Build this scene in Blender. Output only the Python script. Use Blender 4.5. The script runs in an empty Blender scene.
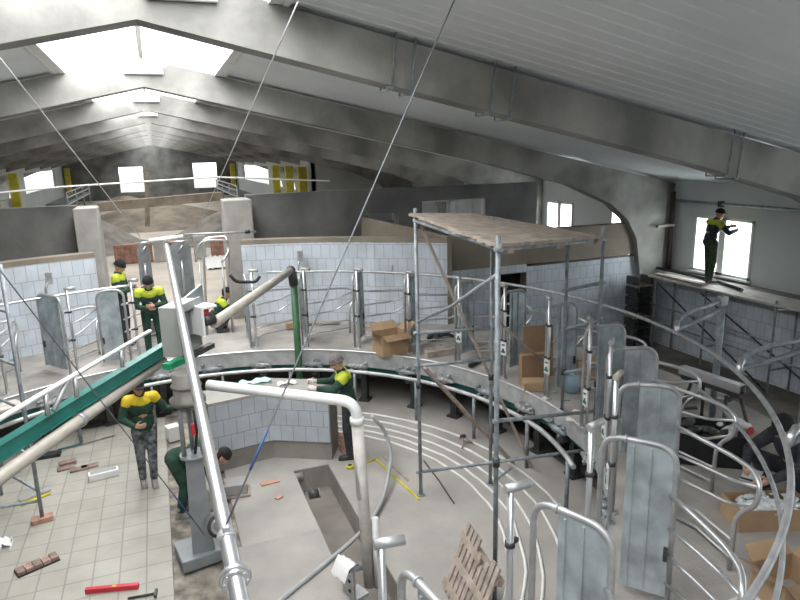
import bpy, bmesh, math, random
from mathutils import Vector, Matrix
random.seed(7)
D = bpy.data; S = bpy.context.scene; COL = S.collection
PI = math.pi
# ---------------------------------------------------------------- camera, sky, light, exposure
CAM_ROWS = [(0.934024, -0.102541, 0.342177), (-0.356354, -0.201167, 0.912438), (-0.024728, -0.974175, -0.224436)]      # world axes seen from the camera (rows X, Y, Z)
EYE = Vector((0, 0, 4.7)); FPX = 635.0
Mr = Matrix(CAM_ROWS)
cam = D.cameras.new('camera'); cam.sensor_width = 36; cam.lens = FPX / 800 * 36; cam.clip_end = 400; cam.clip_start = 0.05
cam_ob = D.objects.new('camera', cam); COL.objects.link(cam_ob); S.camera = cam_ob
_r = Mr @ Vector((1, 0, 0)); _u = Mr @ Vector((0, -1, 0)); _b = Mr @ Vector((0, 0, -1))
_m = Matrix.Identity(4)
for i in range(3):
    _m[i][0] = _r[i]; _m[i][1] = _u[i]; _m[i][2] = _b[i]; _m[i][3] = EYE[i]
cam_ob.matrix_world = _m

W = D.worlds.new('overcast_sky'); S.world = W; W.use_nodes = True
bg = W.node_tree.nodes['Background']; bg.inputs[0].default_value = (0.93, 0.97, 1.0, 1); bg.inputs[1].default_value = 2.4
S.view_settings.view_transform = 'Standard'; S.view_settings.look = 'None'
S.view_settings.gamma = 1; S.view_settings.use_curve_mapping = False; S.view_settings.exposure = 0.0
def skylight_lamp(y, power, length=5.2):
    l = D.lights.new('daylight', 'AREA'); l.shape = 'RECTANGLE'; l.size = 2.2; l.size_y = length
    l.energy = power; l.color = (1.0, 0.97, 0.965)
    o = D.objects.new('daylight', l); COL.objects.link(o); o.location = (0, y, 7.05)
for yy, pw in ((-2, 300), (4, 380), (10, 500), (16, 380), (22, 300), (28, 280), (34, 280), (40, 280), (46, 280), (52, 280), (58, 280), (64, 280)):
    skylight_lamp(yy, pw)
for yy in (-4.6, -1.5, 1.6, 5.05, 11.26, 14.6, 17.8, 21.2):      # daylight entering the right wall's windows; the first three, unseen, added for brightness
    l = D.lights.new('window_daylight', 'AREA'); l.shape = 'RECTANGLE'; l.size = 1.5; l.size_y = 1.3; l.energy = 95; l.color = (0.93, 0.96, 1.0)
    o = D.objects.new('window_daylight', l); COL.objects.link(o); o.location = (12.75, yy, 2.4); o.rotation_euler = (0, math.radians(82), 0)

# ---------------------------------------------------------------- helpers
def ray(px, py):
    return Mr @ Vector(((px - 400) / FPX, (py - 300) / FPX, 1))
def at(px, py, x=None, y=None, z=None):
    d = ray(px, py)
    s = (z - EYE.z) / d.z if z is not None else (y / d.y if y is not None else x / d.x)
    return EYE + d * s
CX, CY = 0.35, 7.30
def pol(R, th, z=0.0):
    t = math.radians(th); return Vector((CX + R * math.cos(t), CY + R * math.sin(t), z))
def lerp(a, b, t): return a + (b - a) * t
def interp(x, tab):
    for (x0, y0), (x1, y1) in zip(tab, tab[1:]):
        if x0 <= x <= x1: return lerp(y0, y1, (x - x0) / (x1 - x0))
    return tab[0][1] if x < tab[0][0] else tab[-1][1]

def fillet(pts, rad, n=5, closed=False):
    pts = [Vector(p) for p in pts]; out = []
    N = len(pts)
    for i, p in enumerate(pts):
        if not closed and i in (0, N - 1): out.append(p); continue
        a = pts[i - 1] - p; b = pts[(i + 1) % N] - p
        la, lb = a.length, b.length
        r = min(rad, la * 0.49, lb * 0.49)
        a.normalize(); b.normalize()
        p0 = p + a * r; p1 = p + b * r
        for k in range(n + 1):
            t = k / n
            out.append(p0 * (1 - t) ** 2 + p * 2 * t * (1 - t) + p1 * t * t)
    return out

class MB:
    def __init__(s): s.v = []; s.f = []; s.sm = []; s.mi = []; s.uv = {}; s.cur = 0
    def add(s, vs, fs, smooth=False):
        b = len(s.v); s.v += [Vector(v) for v in vs]
        for f in fs:
            s.f.append([b + i for i in f]); s.sm.append(smooth); s.mi.append(s.cur)
        return s
    def box(s, c, size, rz=0.0, rot=None):
        R = rot if rot is not None else Matrix.Rotation(rz, 3, 'Z')
        c = Vector(c); h = Vector(size) * 0.5
        vs = [c + R @ Vector((x * h.x, y * h.y, z * h.z)) for x in (-1, 1) for y in (-1, 1) for z in (-1, 1)]
        return s.add(vs, [(0, 1, 3, 2), (4, 6, 7, 5), (0, 4, 5, 1), (2, 3, 7, 6), (0, 2, 6, 4), (1, 5, 7, 3)])
    def cbox(s, c, size, b=0.01, rz=0.0, rot=None):
        # box with chamfered edges (a rounded look at small cost)
        R = rot if rot is not None else Matrix.Rotation(rz, 3, 'Z')
        bm = bmesh.new(); bmesh.ops.create_cube(bm, size=1)
        for v in bm.verts: v.co = Vector((v.co.x * size[0], v.co.y * size[1], v.co.z * size[2]))
        bmesh.ops.bevel(bm, geom=bm.edges[:], offset=b, segments=2, affect='EDGES', profile=0.5)
        vs = [Vector(c) + R @ v.co for v in bm.verts]; bm.verts.index_update()
        fs = [[v.index for v in f.verts] for f in bm.faces]; bm.free()
        return s.add(vs, fs)
    def bar(s, p, q, w, h, up=(0, 0, 1), ext=0.0):
        p = Vector(p); q = Vector(q); d = (q - p); L = d.length; d.normalize()
        u = Vector(up); x = d.cross(u)
        if x.length < 1e-4: x = d.cross(Vector((1, 0, 0)))
        x.normalize(); y = x.cross(d)
        R = Matrix((x, d, y)).transposed()
        return s.box((p + q) / 2, (w, L + 2 * ext, h), rot=R)
    def tube(s, pts, r, n=8, closed=False, caps=True):
        pts = [Vector(p) for p in pts]; N = len(pts)
        rs = r if isinstance(r, (list, tuple)) else [r] * N
        tans = []
        for i in range(N):
            a = pts[i - 1] if (i > 0 or closed) else pts[i]
            b = pts[(i + 1) % N] if (i < N - 1 or closed) else pts[i]
            t = b - a; tans.append(t.normalized() if t.length > 1e-9 else Vector((0, 0, 1)))
        t0 = tans[0]; ref = Vector((0, 0, 1)) if abs(t0.z) < 0.9 else Vector((1, 0, 0))
        x = t0.cross(ref).normalized(); vs = []
        for i in range(N):
            t = tans[i]; x = (x - t * x.dot(t))
            x = x.normalized() if x.length > 1e-6 else t.orthogonal().normalized()
            y = t.cross(x)
            for k in range(n):
                a = 2 * PI * k / n
                vs.append(pts[i] + (x * math.cos(a) + y * math.sin(a)) * rs[i])
        fs = []
        for i in range(N if closed else N - 1):
            j = (i + 1) % N
            for k in range(n):
                k2 = (k + 1) % n
                fs.append((i * n + k, i * n + k2, j * n + k2, j * n + k))
        s.add(vs, fs, True)
        if caps and not closed:
            b = len(s.v) - N * n
            s.f.append([b + k for k in range(n - 1, -1, -1)]); s.sm.append(False); s.mi.append(s.cur)
            s.f.append([b + (N - 1) * n + k for k in range(n)]); s.sm.append(False); s.mi.append(s.cur)
        return s
    def ring(s, c, axis, R, r, n=24, m=6):
        axis = Vector(axis).normalized(); x = axis.orthogonal().normalized(); y = axis.cross(x)
        return s.tube([Vector(c) + (x * math.cos(2 * PI * k / n) + y * math.sin(2 * PI * k / n)) * R for k in range(n)], r, m, closed=True)
    def disc(s, p, q, r, n=20):
        return s.tube([p, q], r, n)
    def ball(s, c, r, sc=(1, 1, 1), rot=None, nu=14, nv=8):
        c = Vector(c); vs = [];
        R = rot if rot is not None else Matrix.Identity(3)
        for j in range(1, nv):
            for i in range(nu):
                a = 2 * PI * i / nu; b = PI * j / nv
                vs.append(c + R @ Vector((r * sc[0] * math.sin(b) * math.cos(a), r * sc[1] * math.sin(b) * math.sin(a), r * sc[2] * math.cos(b))))
        vs.append(c + R @ Vector((0, 0, r * sc[2]))); vs.append(c - R @ Vector((0, 0, r * sc[2])))
        T = len(vs) - 2; B = T + 1; fs = []
        for j in range(nv - 2):
            for i in range(nu):
                i2 = (i + 1) % nu
                fs.append((j * nu + i, (j + 1) * nu + i, (j + 1) * nu + i2, j * nu + i2))
        for i in range(nu):
            i2 = (i + 1) % nu
            fs.append((T, i, i2)); fs.append((B, (nv - 2) * nu + i2, (nv - 2) * nu + i))
        return s.add(vs, fs, True)
    def cone(s, p, q, r1, r2, n=12):
        # limb segment with ball ends
        s.tube([p, q], [r1, r2], n); s.ball(p, r1); s.ball(q, r2); return s
    def prism(s, outline, o, ex, ey, ez, depth):
        # outline: 2-D polygon (ccw) in ex, ey; extruded along ez, centred
        o = Vector(o); ex = Vector(ex); ey = Vector(ey); ez = Vector(ez); n = len(outline)
        vs = [o + ex * a + ey * b - ez * depth / 2 for a, b in outline] + [o + ex * a + ey * b + ez * depth / 2 for a, b in outline]
        fs = [tuple(range(n - 1, -1, -1)), tuple(range(n, 2 * n))]
        for i in range(n):
            j = (i + 1) % n; fs.append((i, j, n + j, n + i))
        return s.add(vs, fs)
    def build(s, name, mats, parent=None, org=None, remesh=None, smooth_it=0):
        if not isinstance(mats, (list, tuple)): mats = [mats]
        if parent is not None and org is None:
            org = Vector((0, 0, 0)); p = parent
            while p is not None: org = org + p.location; p = p.parent
        if parent is None and org is None:
            lo = [min(v[i] for v in s.v) for i in range(3)]; hi = [max(v[i] for v in s.v) for i in range(3)]
            org = Vector(((lo[0] + hi[0]) / 2, (lo[1] + hi[1]) / 2, lo[2]))
            loc = org
        elif parent is None: org = Vector(org); loc = org
        else: loc = Vector((0, 0, 0))
        me = D.meshes.new(name)
        me.from_pydata([tuple(v - org) for v in s.v], [], s.f)
        me.polygons.foreach_set('use_smooth', s.sm)
        me.polygons.foreach_set('material_index', s.mi)
        for m in mats: me.materials.append(m)
        if s.uv:
            ul = me.uv_layers.new(name='UVMap')
            for pi, p in enumerate(me.polygons):
                if pi in s.uv:
                    for li, c in zip(p.loop_indices, s.uv[pi]): ul.data[li].uv = c
        bm = bmesh.new(); bm.from_mesh(me); bmesh.ops.recalc_face_normals(bm, faces=bm.faces[:]); bm.to_mesh(me); bm.free()
        o = D.objects.new(name, me); COL.objects.link(o); o.location = loc
        if parent is not None: o.parent = parent
        if remesh:
            md = o.modifiers.new('r', 'REMESH'); md.mode = 'VOXEL'; md.voxel_size = remesh; md.use_smooth_shade = True
            if smooth_it:
                sm = o.modifiers.new('s', 'SMOOTH'); sm.factor = 0.5; sm.iterations = smooth_it
            dg = bpy.context.evaluated_depsgraph_get(); dg.update()
            ev = o.evaluated_get(dg); nm = D.meshes.new_from_object(ev)
            o.modifiers.clear(); old = o.data; o.data = nm; nm.name = name; D.meshes.remove(old)
            if not nm.materials:
                for m in mats: nm.materials.append(m)
        return o

def tag(o, label=None, cat=None, group=None, kind=None):
    if label: o['label'] = label
    if cat: o['category'] = cat
    if group: o['group'] = group
    if kind: o['kind'] = kind
    return o
def thing(name, label, cat, loc, group=None):
    o = D.objects.new(name, None); COL.objects.link(o); o.location = Vector(loc); o.empty_display_size = 0.1
    return tag(o, label, cat, group)
def single(mb, name, mats, label, cat, group=None):
    return tag(mb.build(name, mats), label, cat, group)
def struct(mb, name, mats):
    return tag(mb.build(name, mats), kind='structure')

# ---------------------------------------------------------------- materials
def mat(name, col, rough=0.7, metal=0.0, var=0.15, scale=6.0, bump=0.0, bscale=None, col2=None, spec=0.5, detail=4):
    m = D.materials.new(name); m.use_nodes = True; nt = m.node_tree; b = nt.nodes['Principled BSDF']
    b.inputs['Roughness'].default_value = rough; b.inputs['Metallic'].default_value = metal
    b.inputs['Specular IOR Level'].default_value = spec
    tc = nt.nodes.new('ShaderNodeTexCoord'); no = nt.nodes.new('ShaderNodeTexNoise')
    no.inputs['Scale'].default_value = scale; no.inputs['Detail'].default_value = detail
    nt.links.new(tc.outputs['Object'], no.inputs['Vector'])
    rp = nt.nodes.new('ShaderNodeValToRGB')
    c2 = col2 if col2 else tuple(max(0, c * (1 - var)) for c in col)
    c1 = col if col2 else tuple(min(1, c * (1 + var)) for c in col)
    rp.color_ramp.elements[0].color = (*c2, 1); rp.color_ramp.elements[1].color = (*c1, 1)
    rp.color_ramp.elements[0].position = 0.35; rp.color_ramp.elements[1].position = 0.65
    nt.links.new(no.outputs['Fac'], rp.inputs['Fac']); nt.links.new(rp.outputs['Color'], b.inputs['Base Color'])
    if bump:
        n2 = nt.nodes.new('ShaderNodeTexNoise'); n2.inputs['Scale'].default_value = bscale or scale * 4
        n2.inputs['Detail'].default_value = 6; nt.links.new(tc.outputs['Object'], n2.inputs['Vector'])
        bp = nt.nodes.new('ShaderNodeBump'); bp.inputs['Strength'].default_value = bump; bp.inputs['Distance'].default_value = 0.02
        nt.links.new(n2.outputs['Fac'], bp.inputs['Height']); nt.links.new(bp.outputs['Normal'], b.inputs['Normal'])
    return m
def tiles(name, c1, c2, grout, w, h, coord='UV', offset=0.0, rough=0.25, gap=0.006, swap=False, loc=(0, 0, 0), var=True):
    m = D.materials.new(name); m.use_nodes = True; nt = m.node_tree; b = nt.nodes['Principled BSDF']
    b.inputs['Roughness'].default_value = rough
    tc = nt.nodes.new('ShaderNodeTexCoord'); mp = nt.nodes.new('ShaderNodeMapping'); br = nt.nodes.new('ShaderNodeTexBrick')
    mp.inputs['Location'].default_value = loc
    nt.links.new(tc.outputs[coord], mp.inputs['Vector']); nt.links.new(mp.outputs['Vector'], br.inputs['Vector'])
    br.offset = offset; br.inputs['Scale'].default_value = 1; br.inputs['Brick Width'].default_value = w; br.inputs['Row Height'].default_value = h
    br.inputs['Mortar Size'].default_value = gap; br.inputs['Mortar Smooth'].default_value = 0.1
    br.inputs['Color1'].default_value = (*c1, 1); br.inputs['Color2'].default_value = (*c2, 1); br.inputs['Mortar'].default_value = (*grout, 1)
    no = nt.nodes.new('ShaderNodeTexNoise'); no.inputs['Scale'].default_value = 1.7; no.inputs['Detail'].default_value = 5
    nt.links.new(tc.outputs[coord], no.inputs['Vector'])
    rp = nt.nodes.new('ShaderNodeValToRGB'); rp.color_ramp.elements[0].color = (0.78, 0.78, 0.76, 1); rp.color_ramp.elements[1].color = (1, 1, 1, 1)
    rp.color_ramp.elements[0].position = 0.3; rp.color_ramp.elements[1].position = 0.6
    nt.links.new(no.outputs['Fac'], rp.inputs['Fac'])
    mx = nt.nodes.new('ShaderNodeMixRGB'); mx.blend_type = 'MULTIPLY'; mx.inputs['Fac'].default_value = 1
    nt.links.new(br.outputs['Color'], mx.inputs['Color1']); nt.links.new(rp.outputs['Color'], mx.inputs['Color2'])
    nt.links.new(mx.outputs['Color'], b.inputs['Base Color'])
    bp = nt.nodes.new('ShaderNodeBump'); bp.inputs['Strength'].default_value = 0.3; bp.inputs['Distance'].default_value = 0.004; bp.invert = True
    nt.links.new(br.outputs['Fac'], bp.inputs['Height']); nt.links.new(bp.outputs['Normal'], b.inputs['Normal'])
    return m
CONC = mat('concrete_floor', (0.345, 0.325, 0.30), 0.85, var=0.14, scale=1.3, bump=0.25, bscale=30)
DECKM = mat('concrete_deck', (0.335, 0.315, 0.29), 0.9, var=0.16, scale=2.0, bump=0.3, bscale=25)
BEAM = mat('cast_concrete_frame', (0.285, 0.28, 0.26), 0.9, var=0.35, scale=1.1, bump=0.3, bscale=14, detail=8)
PLAST = mat('dark_wet_plaster', (0.15, 0.15, 0.145), 0.85, var=0.35, scale=0.9, bump=0.35, bscale=8, detail=8)
TAN = mat('tan_plaster', (0.255, 0.22, 0.175), 0.9, var=0.15, scale=1.5, bump=0.3, bscale=18)
PLINTH = mat('bare_cement_plinth', (0.27, 0.25, 0.225), 0.9, var=0.15, scale=2.2, bump=0.3, bscale=18)
PILLAR = mat('pale_cement_pillar', (0.36, 0.345, 0.32), 0.9, var=0.15, scale=2.2, bump=0.3, bscale=18)
TIMB = mat('dark_brown_timber', (0.17, 0.135, 0.10), 0.9, var=0.25, scale=5)
DIRT = mat('bare_earth', (0.18, 0.15, 0.115), 0.95, var=0.3, scale=1.2, bump=0.8, bscale=6)
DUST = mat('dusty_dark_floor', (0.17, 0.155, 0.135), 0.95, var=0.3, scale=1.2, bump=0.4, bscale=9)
PALE = mat('dusty_pale_floor', (0.42, 0.375, 0.32), 0.9, var=0.15, scale=0.8, bump=0.3, bscale=9)
BRICKM = mat('red_brick', (0.26, 0.14, 0.10), 0.9, var=0.3, scale=8, bump=0.3)
ROOFW = mat('white_roof_sheet', (0.74, 0.77, 0.79), 0.45, var=0.05, scale=0.6)
WALLW = mat('white_wall_panel', (0.60, 0.62, 0.63), 0.6, var=0.06, scale=0.7)
WHITE = mat('white_paint', (0.74, 0.74, 0.73), 0.4, var=0.04, scale=4)
PVC = mat('white_plastic_pipe', (0.74, 0.74, 0.73), 0.35, var=0.05, scale=5)
PVCW = mat('weathered_pipe_lagging', (0.55, 0.53, 0.49), 0.6, var=0.12, scale=9)
GALV = mat('galvanised_steel', (0.45, 0.455, 0.46), 0.5, 0.6, var=0.16, scale=7)
GALVD = mat('dull_dark_sheet', (0.22, 0.23, 0.24), 0.55, 0.4, var=0.25, scale=4, detail=6)
GALVP = mat('galvanised_sheet', (0.39, 0.44, 0.46), 0.45, 0.45, var=0.30, scale=4, detail=6)
STEEL = mat('bright_stainless_steel', (0.60, 0.60, 0.61), 0.36, 0.8, var=0.05, scale=5)
RAILM = mat('deck_rim_steel', (0.52, 0.53, 0.53), 0.5, 0.5, var=0.15, scale=6)
SCAF = mat('grey_scaffold_tube', (0.27, 0.30, 0.32), 0.55, 0.35, var=0.25, scale=9)
DARKM = mat('dark_metal', (0.06, 0.06, 0.06), 0.5, 0.4, var=0.3, scale=9)
BLACK = mat('black_rubber', (0.015, 0.015, 0.017), 0.6, var=0.3, scale=9)
PLANKP = mat('pale_dusty_plank', (0.56, 0.53, 0.48), 0.85, var=0.15, scale=5, bump=0.2)
PLASTG = mat('grey_plastic_wrap', (0.30, 0.31, 0.31), 0.35, var=0.5, scale=18)
WOOD = mat('weathered_plank', (0.37, 0.31, 0.255), 0.85, var=0.22, scale=7, bump=0.3, bscale=40)
WOODD = mat('greyed_old_wood', (0.36, 0.30, 0.26), 0.9, var=0.25, scale=8, bump=0.3, bscale=40)
CARD = mat('brown_cardboard', (0.40, 0.27, 0.16), 0.85, var=0.1, scale=5)
CARDD = mat('cardboard_inside', (0.26, 0.17, 0.10), 0.9, var=0.15, scale=5)
TEAL = mat('teal_green_paint', (0.012, 0.15, 0.125), 0.4, var=0.12, scale=5)
GREENP = mat('green_enamel_paint', (0.06, 0.16, 0.075), 0.45, var=0.2, scale=5)
BRTGRN = mat('bright_green_paint', (0.01, 0.25, 0.11), 0.4, var=0.15, scale=5)
GREYBOX = mat('light_grey_enamel', (0.33, 0.33, 0.315), 0.45, var=0.05, scale=4)
PEDM = mat('grey_primer', (0.26, 0.28, 0.29), 0.55, 0.2, var=0.12, scale=4)
TANPIPE = mat('dull_beige_pipe', (0.42, 0.39, 0.34), 0.5, 0.1, var=0.1, scale=6)
YELP = mat('yellow_paint', (0.55, 0.47, 0.04), 0.6, var=0.2, scale=3)
REDP = mat('red_paint', (0.55, 0.03, 0.05), 0.4, var=0.1, scale=5)
BLUE = mat('blue_strap', (0.025, 0.08, 0.22), 0.6, var=0.1)
ROPE = mat('steel_wire_rope', (0.13, 0.135, 0.15), 0.6, 0.3, var=0.1)
WIRE = mat('pale_wire_rope', (0.62, 0.62, 0.62), 0.5, 0.2, var=0.05)
PLASTIC = mat('clear_plastic_wrap', (0.62, 0.65, 0.66), 0.2, var=0.2, scale=14)
HOSEM = mat('grey_hose', (0.36, 0.37, 0.37), 0.5, var=0.1, scale=6)
CONDW = mat('white_floor_pipe', (0.74, 0.74, 0.71), 0.6, var=0.1, scale=3)
GREENC = mat('dark_green_cloth', (0.018, 0.055, 0.035), 0.9, var=0.3, scale=10, bump=0.4, bscale=30)
GREENT = mat('olive_green_cloth', (0.03, 0.06, 0.025), 0.9, var=0.35, scale=12, bump=0.4, bscale=30)
NAVYC = mat('dark_grey_cloth', (0.035, 0.037, 0.045), 0.9, var=0.3, scale=10, bump=0.4, bscale=30)
HIVIS = mat('yellow_green_cloth', (0.46, 0.53, 0.04), 0.8, var=0.12, scale=10, bump=0.3, bscale=30)
YELC = mat('warm_yellow_cloth', (0.60, 0.44, 0.02), 0.8, var=0.12, scale=10, bump=0.3, bscale=30)
CAMO = mat('grey_camouflage_cloth', (0.22, 0.23, 0.24), 0.9, scale=16, col2=(0.03, 0.035, 0.045), bump=0.3, bscale=30)
SKIN = mat('skin', (0.48, 0.27, 0.19), 0.55, var=0.08, scale=12)
BLKC = mat('black_knit', (0.012, 0.012, 0.014), 0.95, var=0.3, scale=30, bump=0.4, bscale=60)
GREYC = mat('grey_brown_knit', (0.16, 0.14, 0.14), 0.95, var=0.2, scale=30, bump=0.4, bscale=60)
BOOT = mat('dark_boot_leather', (0.04, 0.036, 0.032), 0.6, var=0.3, scale=14)
BOOTG = mat('dusty_grey_shoe', (0.30, 0.29, 0.28), 0.8, var=0.25, scale=14)
GLOVE = mat('pale_work_glove', (0.62, 0.60, 0.56), 0.85, var=0.1, scale=20)
HAIR = mat('black_hair', (0.01, 0.009, 0.009), 0.7, var=0.3, scale=50, bump=0.5, bscale=90)
FOLIAGE = mat('dark_shrub_leaves', (0.05, 0.08, 0.03), 0.9, var=0.5, scale=9, bump=0.8)
GRASS = mat('outdoor_ground', (0.45, 0.46, 0.40), 0.95, var=0.3, scale=0.5)
MDF = mat('brown_fibreboard', (0.30, 0.19, 0.11), 0.8, var=0.1, scale=3)
TILEW = tiles('pale_blue_wall_tile', (0.665, 0.72, 0.785), (0.62, 0.68, 0.75), (0.40, 0.43, 0.46), 0.205, 0.31, 'UV', 0.5)
TILEK = tiles('pale_grey_wall_tile', (0.52, 0.56, 0.61), (0.49, 0.53, 0.585), (0.28, 0.30, 0.32), 0.20, 0.262, 'UV', 0.5, gap=0.005)
TILEF = tiles('cream_floor_tile', (0.41, 0.395, 0.35), (0.37, 0.355, 0.31), (0.27, 0.255, 0.225), 0.292, 0.33, 'Object', 0.0, rough=0.5, gap=0.009)
def glazing():
    m = D.materials.new('clear_roof_sheet'); m.use_nodes = True; nt = m.node_tree
    nt.nodes.remove(nt.nodes['Principled BSDF']); out = nt.nodes['Material Output']
    a = nt.nodes.new('ShaderNodeBsdfTransparent'); a.inputs[0].default_value = (0.95, 0.97, 0.97, 1)
    b = nt.nodes.new('ShaderNodeBsdfTranslucent'); b.inputs[0].default_value = (0.9, 0.92, 0.92, 1)
    tc = nt.nodes.new('ShaderNodeTexCoord'); no = nt.nodes.new('ShaderNodeTexNoise'); no.inputs['Scale'].default_value = 1.5
    nt.links.new(tc.outputs['Object'], no.inputs['Vector'])
    ma = nt.nodes.new('ShaderNodeMath'); ma.operation = 'MULTIPLY_ADD'; ma.inputs[1].default_value = 0.2; ma.inputs[2].default_value = 0.1
    nt.links.new(no.outputs['Fac'], ma.inputs[0])
    mx = nt.nodes.new('ShaderNodeMixShader'); nt.links.new(ma.outputs[0], mx.inputs[0])
    nt.links.new(a.outputs[0], mx.inputs[1]); nt.links.new(b.outputs[0], mx.inputs[2]); nt.links.new(mx.outputs[0], out.inputs[0])
    return m
GLASS = glazing()
# ---------------------------------------------------------------- the hall: floors
PITX0, PITX1, PITY0, PITY1, PITZ = 1.53, 2.09, 4.6, 8.95, -1.7
TEX = -0.262                                  # right edge of the tiled floor
m = MB()
def slab(m, x0, x1, y0, y1, z0, z1): m.box(((x0 + x1) / 2, (y0 + y1) / 2, (z0 + z1) / 2), (x1 - x0, y1 - y0, z1 - z0))
slab(m, 0.55, PITX0, 2.2, 12.4, -0.3, 0); slab(m, PITX1, 5.4, 2.2, 12.4, -0.3, 0)
slab(m, PITX0, PITX1, PITY1, 12.4, -0.3, 0); slab(m, PITX0, PITX1, 2.2, PITY0, -0.3, 0)
struct(m, 'floor', CONC)
m = MB(); slab(m, 0.35, PITX0 - 0.02, 2.2, 7.22, 0.0, 0.035)
struct(m, 'floor_slab', CONC)
m = MB()
for (a, b, c, d) in ((PITX0 - 0.1, PITX0 + .012, PITY0, PITY1), (PITX1 - .012, PITX1 + 0.1, PITY0, PITY1), (PITX0 - 0.1, PITX1 + 0.1, PITY1 - .012, PITY1 + 0.1), (PITX0 - 0.1, PITX1 + 0.1, PITY0 - 0.1, PITY0 + .012)):
    slab(m, a, b, c, d, PITZ, -0.004)
slab(m, PITX0, PITX1, PITY0, PITY1, PITZ - 0.1, PITZ)
struct(m, 'wall_pit', PLINTH)
m = MB(); slab(m, TEX, 0.56, 2.2, 12.4, -0.4, -0.06)
struct(m, 'floor_gap', mat('dirty_rubble_floor', (0.25, 0.225, 0.19), 0.95, var=0.5, scale=5, bump=0.8, bscale=14, detail=8))
m = MB(); slab(m, -4.45, TEX, 3.0, 12.0, -0.25, 0.0)
o = m.build('floor_tiles', TILEF, org=(TEX, 6.0, 0)); tag(o, kind='structure')
def arcfloor(r0, r1, t0, t1, z0, z1, n, m=None, r0f=None):
    m = m or MB(); vs = []
    for i in range(n + 1):
        t = lerp(t0, t1, i / n); a = r0f(t) if r0f else r0
        vs += [pol(a, t, z0), pol(r1, t, z0), pol(r1, t, z1), pol(a, t, z1)]
    fs = []
    for i in range(n):
        b = 4 * i
        for k in range(4):
            k2 = (k + 1) % 4; fs.append((b + k, b + k2, b + 4 + k2, b + 4 + k))
    fs += [(0, 1, 2, 3), (4 * n + 3, 4 * n + 2, 4 * n + 1, 4 * n)]
    return m.add(vs, fs)
m = arcfloor(6.34, 7.35, -75, 275, -0.36, 1.04, 120)
struct(m, 'floor_walkway', DECKM)
m = MB(); slab(m, -13.5, 13.5, -7, 24, -0.75, -0.36)
struct(m, 'floor_right', DUST)
m = MB(); slab(m, -1.64, 2.0, 14.1, 16.3, 0.6, 1.045); slab(m, -12.4, 12.4, 16.3, 68, 0.5, 1.04)
struct(m, 'floor_barn', PALE)
m = MB(); slab(m, -160, 160, -60, 260, -1.0, -0.76)
struct(m, 'floor_outside', GRASS)

# ---------------------------------------------------------------- walls
def wallstrip(pts, z0, z1, mb=None):
    # vertical faces through plan points with u, v in metres
    mb = mb or MB(); u = 0
    for p, q in zip(pts, pts[1:]):
        L = (Vector(q) - Vector(p)).length
        i = len(mb.f)
        mb.add([(p[0], p[1], z0), (q[0], q[1], z0), (q[0], q[1], z1), (p[0], p[1], z1)], [(0, 1, 2, 3)])
        mb.uv[i] = [(u, z0), (u + L, z0), (u + L, z1), (u, z1)]; u += L
    return mb
def thickwall(pts, z0, z1, th, name, tile, cap, capz=0.10, over=0.02):
    # tiled wall with depth th away from the rotary, and a cement cap
    mb = wallstrip(pts, z0, z1)
    N = len(pts); P = [Vector((p[0], p[1])) for p in pts]; back = []
    for i in range(N):
        a = P[max(0, i - 1)]; b = P[min(N - 1, i + 1)]; t = (b - a).normalized(); nrm = Vector((-t.y, t.x))
        if nrm.dot(P[i] - Vector((CX, CY))) < 0: nrm = -nrm
        back.append(P[i] + nrm * th)
    for i in range(N - 1):
        mb.add([(*back[i], z0), (*back[i + 1], z0), (*back[i + 1], z1), (*back[i], z1)], [(3, 2, 1, 0)])
        mb.add([(*P[i], z1), (*P[i + 1], z1), (*back[i + 1], z1), (*back[i], z1)], [(0, 1, 2, 3)])
    for k in (0, N - 1):
        mb.add([(*P[k], z0), (*back[k], z0), (*back[k], z1), (*P[k], z1)], [(0, 1, 2, 3)])
    struct(mb, name, tile)
    cb = MB()
    for i in range(N - 1):
        a, b = P[i], P[i + 1]; c, d = back[i], back[i + 1]
        cb.add([(*a, z1), (*b, z1), (*d, z1), (*c, z1), (*a, z1 + capz), (*b, z1 + capz), (*d, z1 + capz), (*c, z1 + capz)],
               [(0, 1, 5, 4), (3, 7, 6, 2), (4, 5, 6, 7), (0, 3, 2, 1)] + ([(0, 4, 7, 3)] if i == 0 else []) + ([(1, 2, 6, 5)] if i == N - 2 else []))
    struct(cb, name + '_cap', cap)
def arcp(R, t0, t1, n): return [tuple(pol(R, lerp(t0, t1, i / n))[:2]) for i in range(n + 1)]
thickwall(arcp(7.0, 175, 103.5, 22), 1.0, 2.80, 0.3, 'wall_left_tiled', TILEW, TAN)
thickwall(arcp(7.02, 79.5, 56.5, 8) + [tuple(pol(6.98, 55.5)[:2]), tuple(pol(7.1, 48)[:2]), tuple(pol(7.2, 42.5)[:2])], 1.0, 2.83, 0.3, 'wall_back_tiled', TILEW, TAN)
# ledge behind the round walls
m = MB()
out = arcp(7.25, 79, 43, 10); vs = []
top = [(x, y, 2.5) for x, y in out] + [(out[-1][0], 15.5, 2.5), (out[0][0], 15.5, 2.5)]
bot = [(x, y, 2.0) for x, y in out] + [(out[-1][0], 15.5, 2.0), (out[0][0], 15.5, 2.0)]
n = len(top); m.add(top + bot, [tuple(range(n)), tuple(range(2 * n - 1, n - 1, -1))] + [(i, (i + 1) % n, n + (i + 1) % n, n + i) for i in range(n)])
out = arcp(7.25, 104, 170, 14)
top = [(x, y, 2.5) for x, y in out] + [(-12.3, out[-1][1], 2.5), (-12.3, 15.5, 2.5), (out[0][0], 15.5, 2.5)]
bot = [(x, y, 2.0) for x, y, z in top]; n = len(top)
m.add(top + bot, [tuple(range(n)), tuple(range(2 * n - 1, n - 1, -1))] + [(i, (i + 1) % n, n + (i + 1) % n, n + i) for i in range(n)])
struct(m, 'trim_ledge', TAN)
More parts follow.
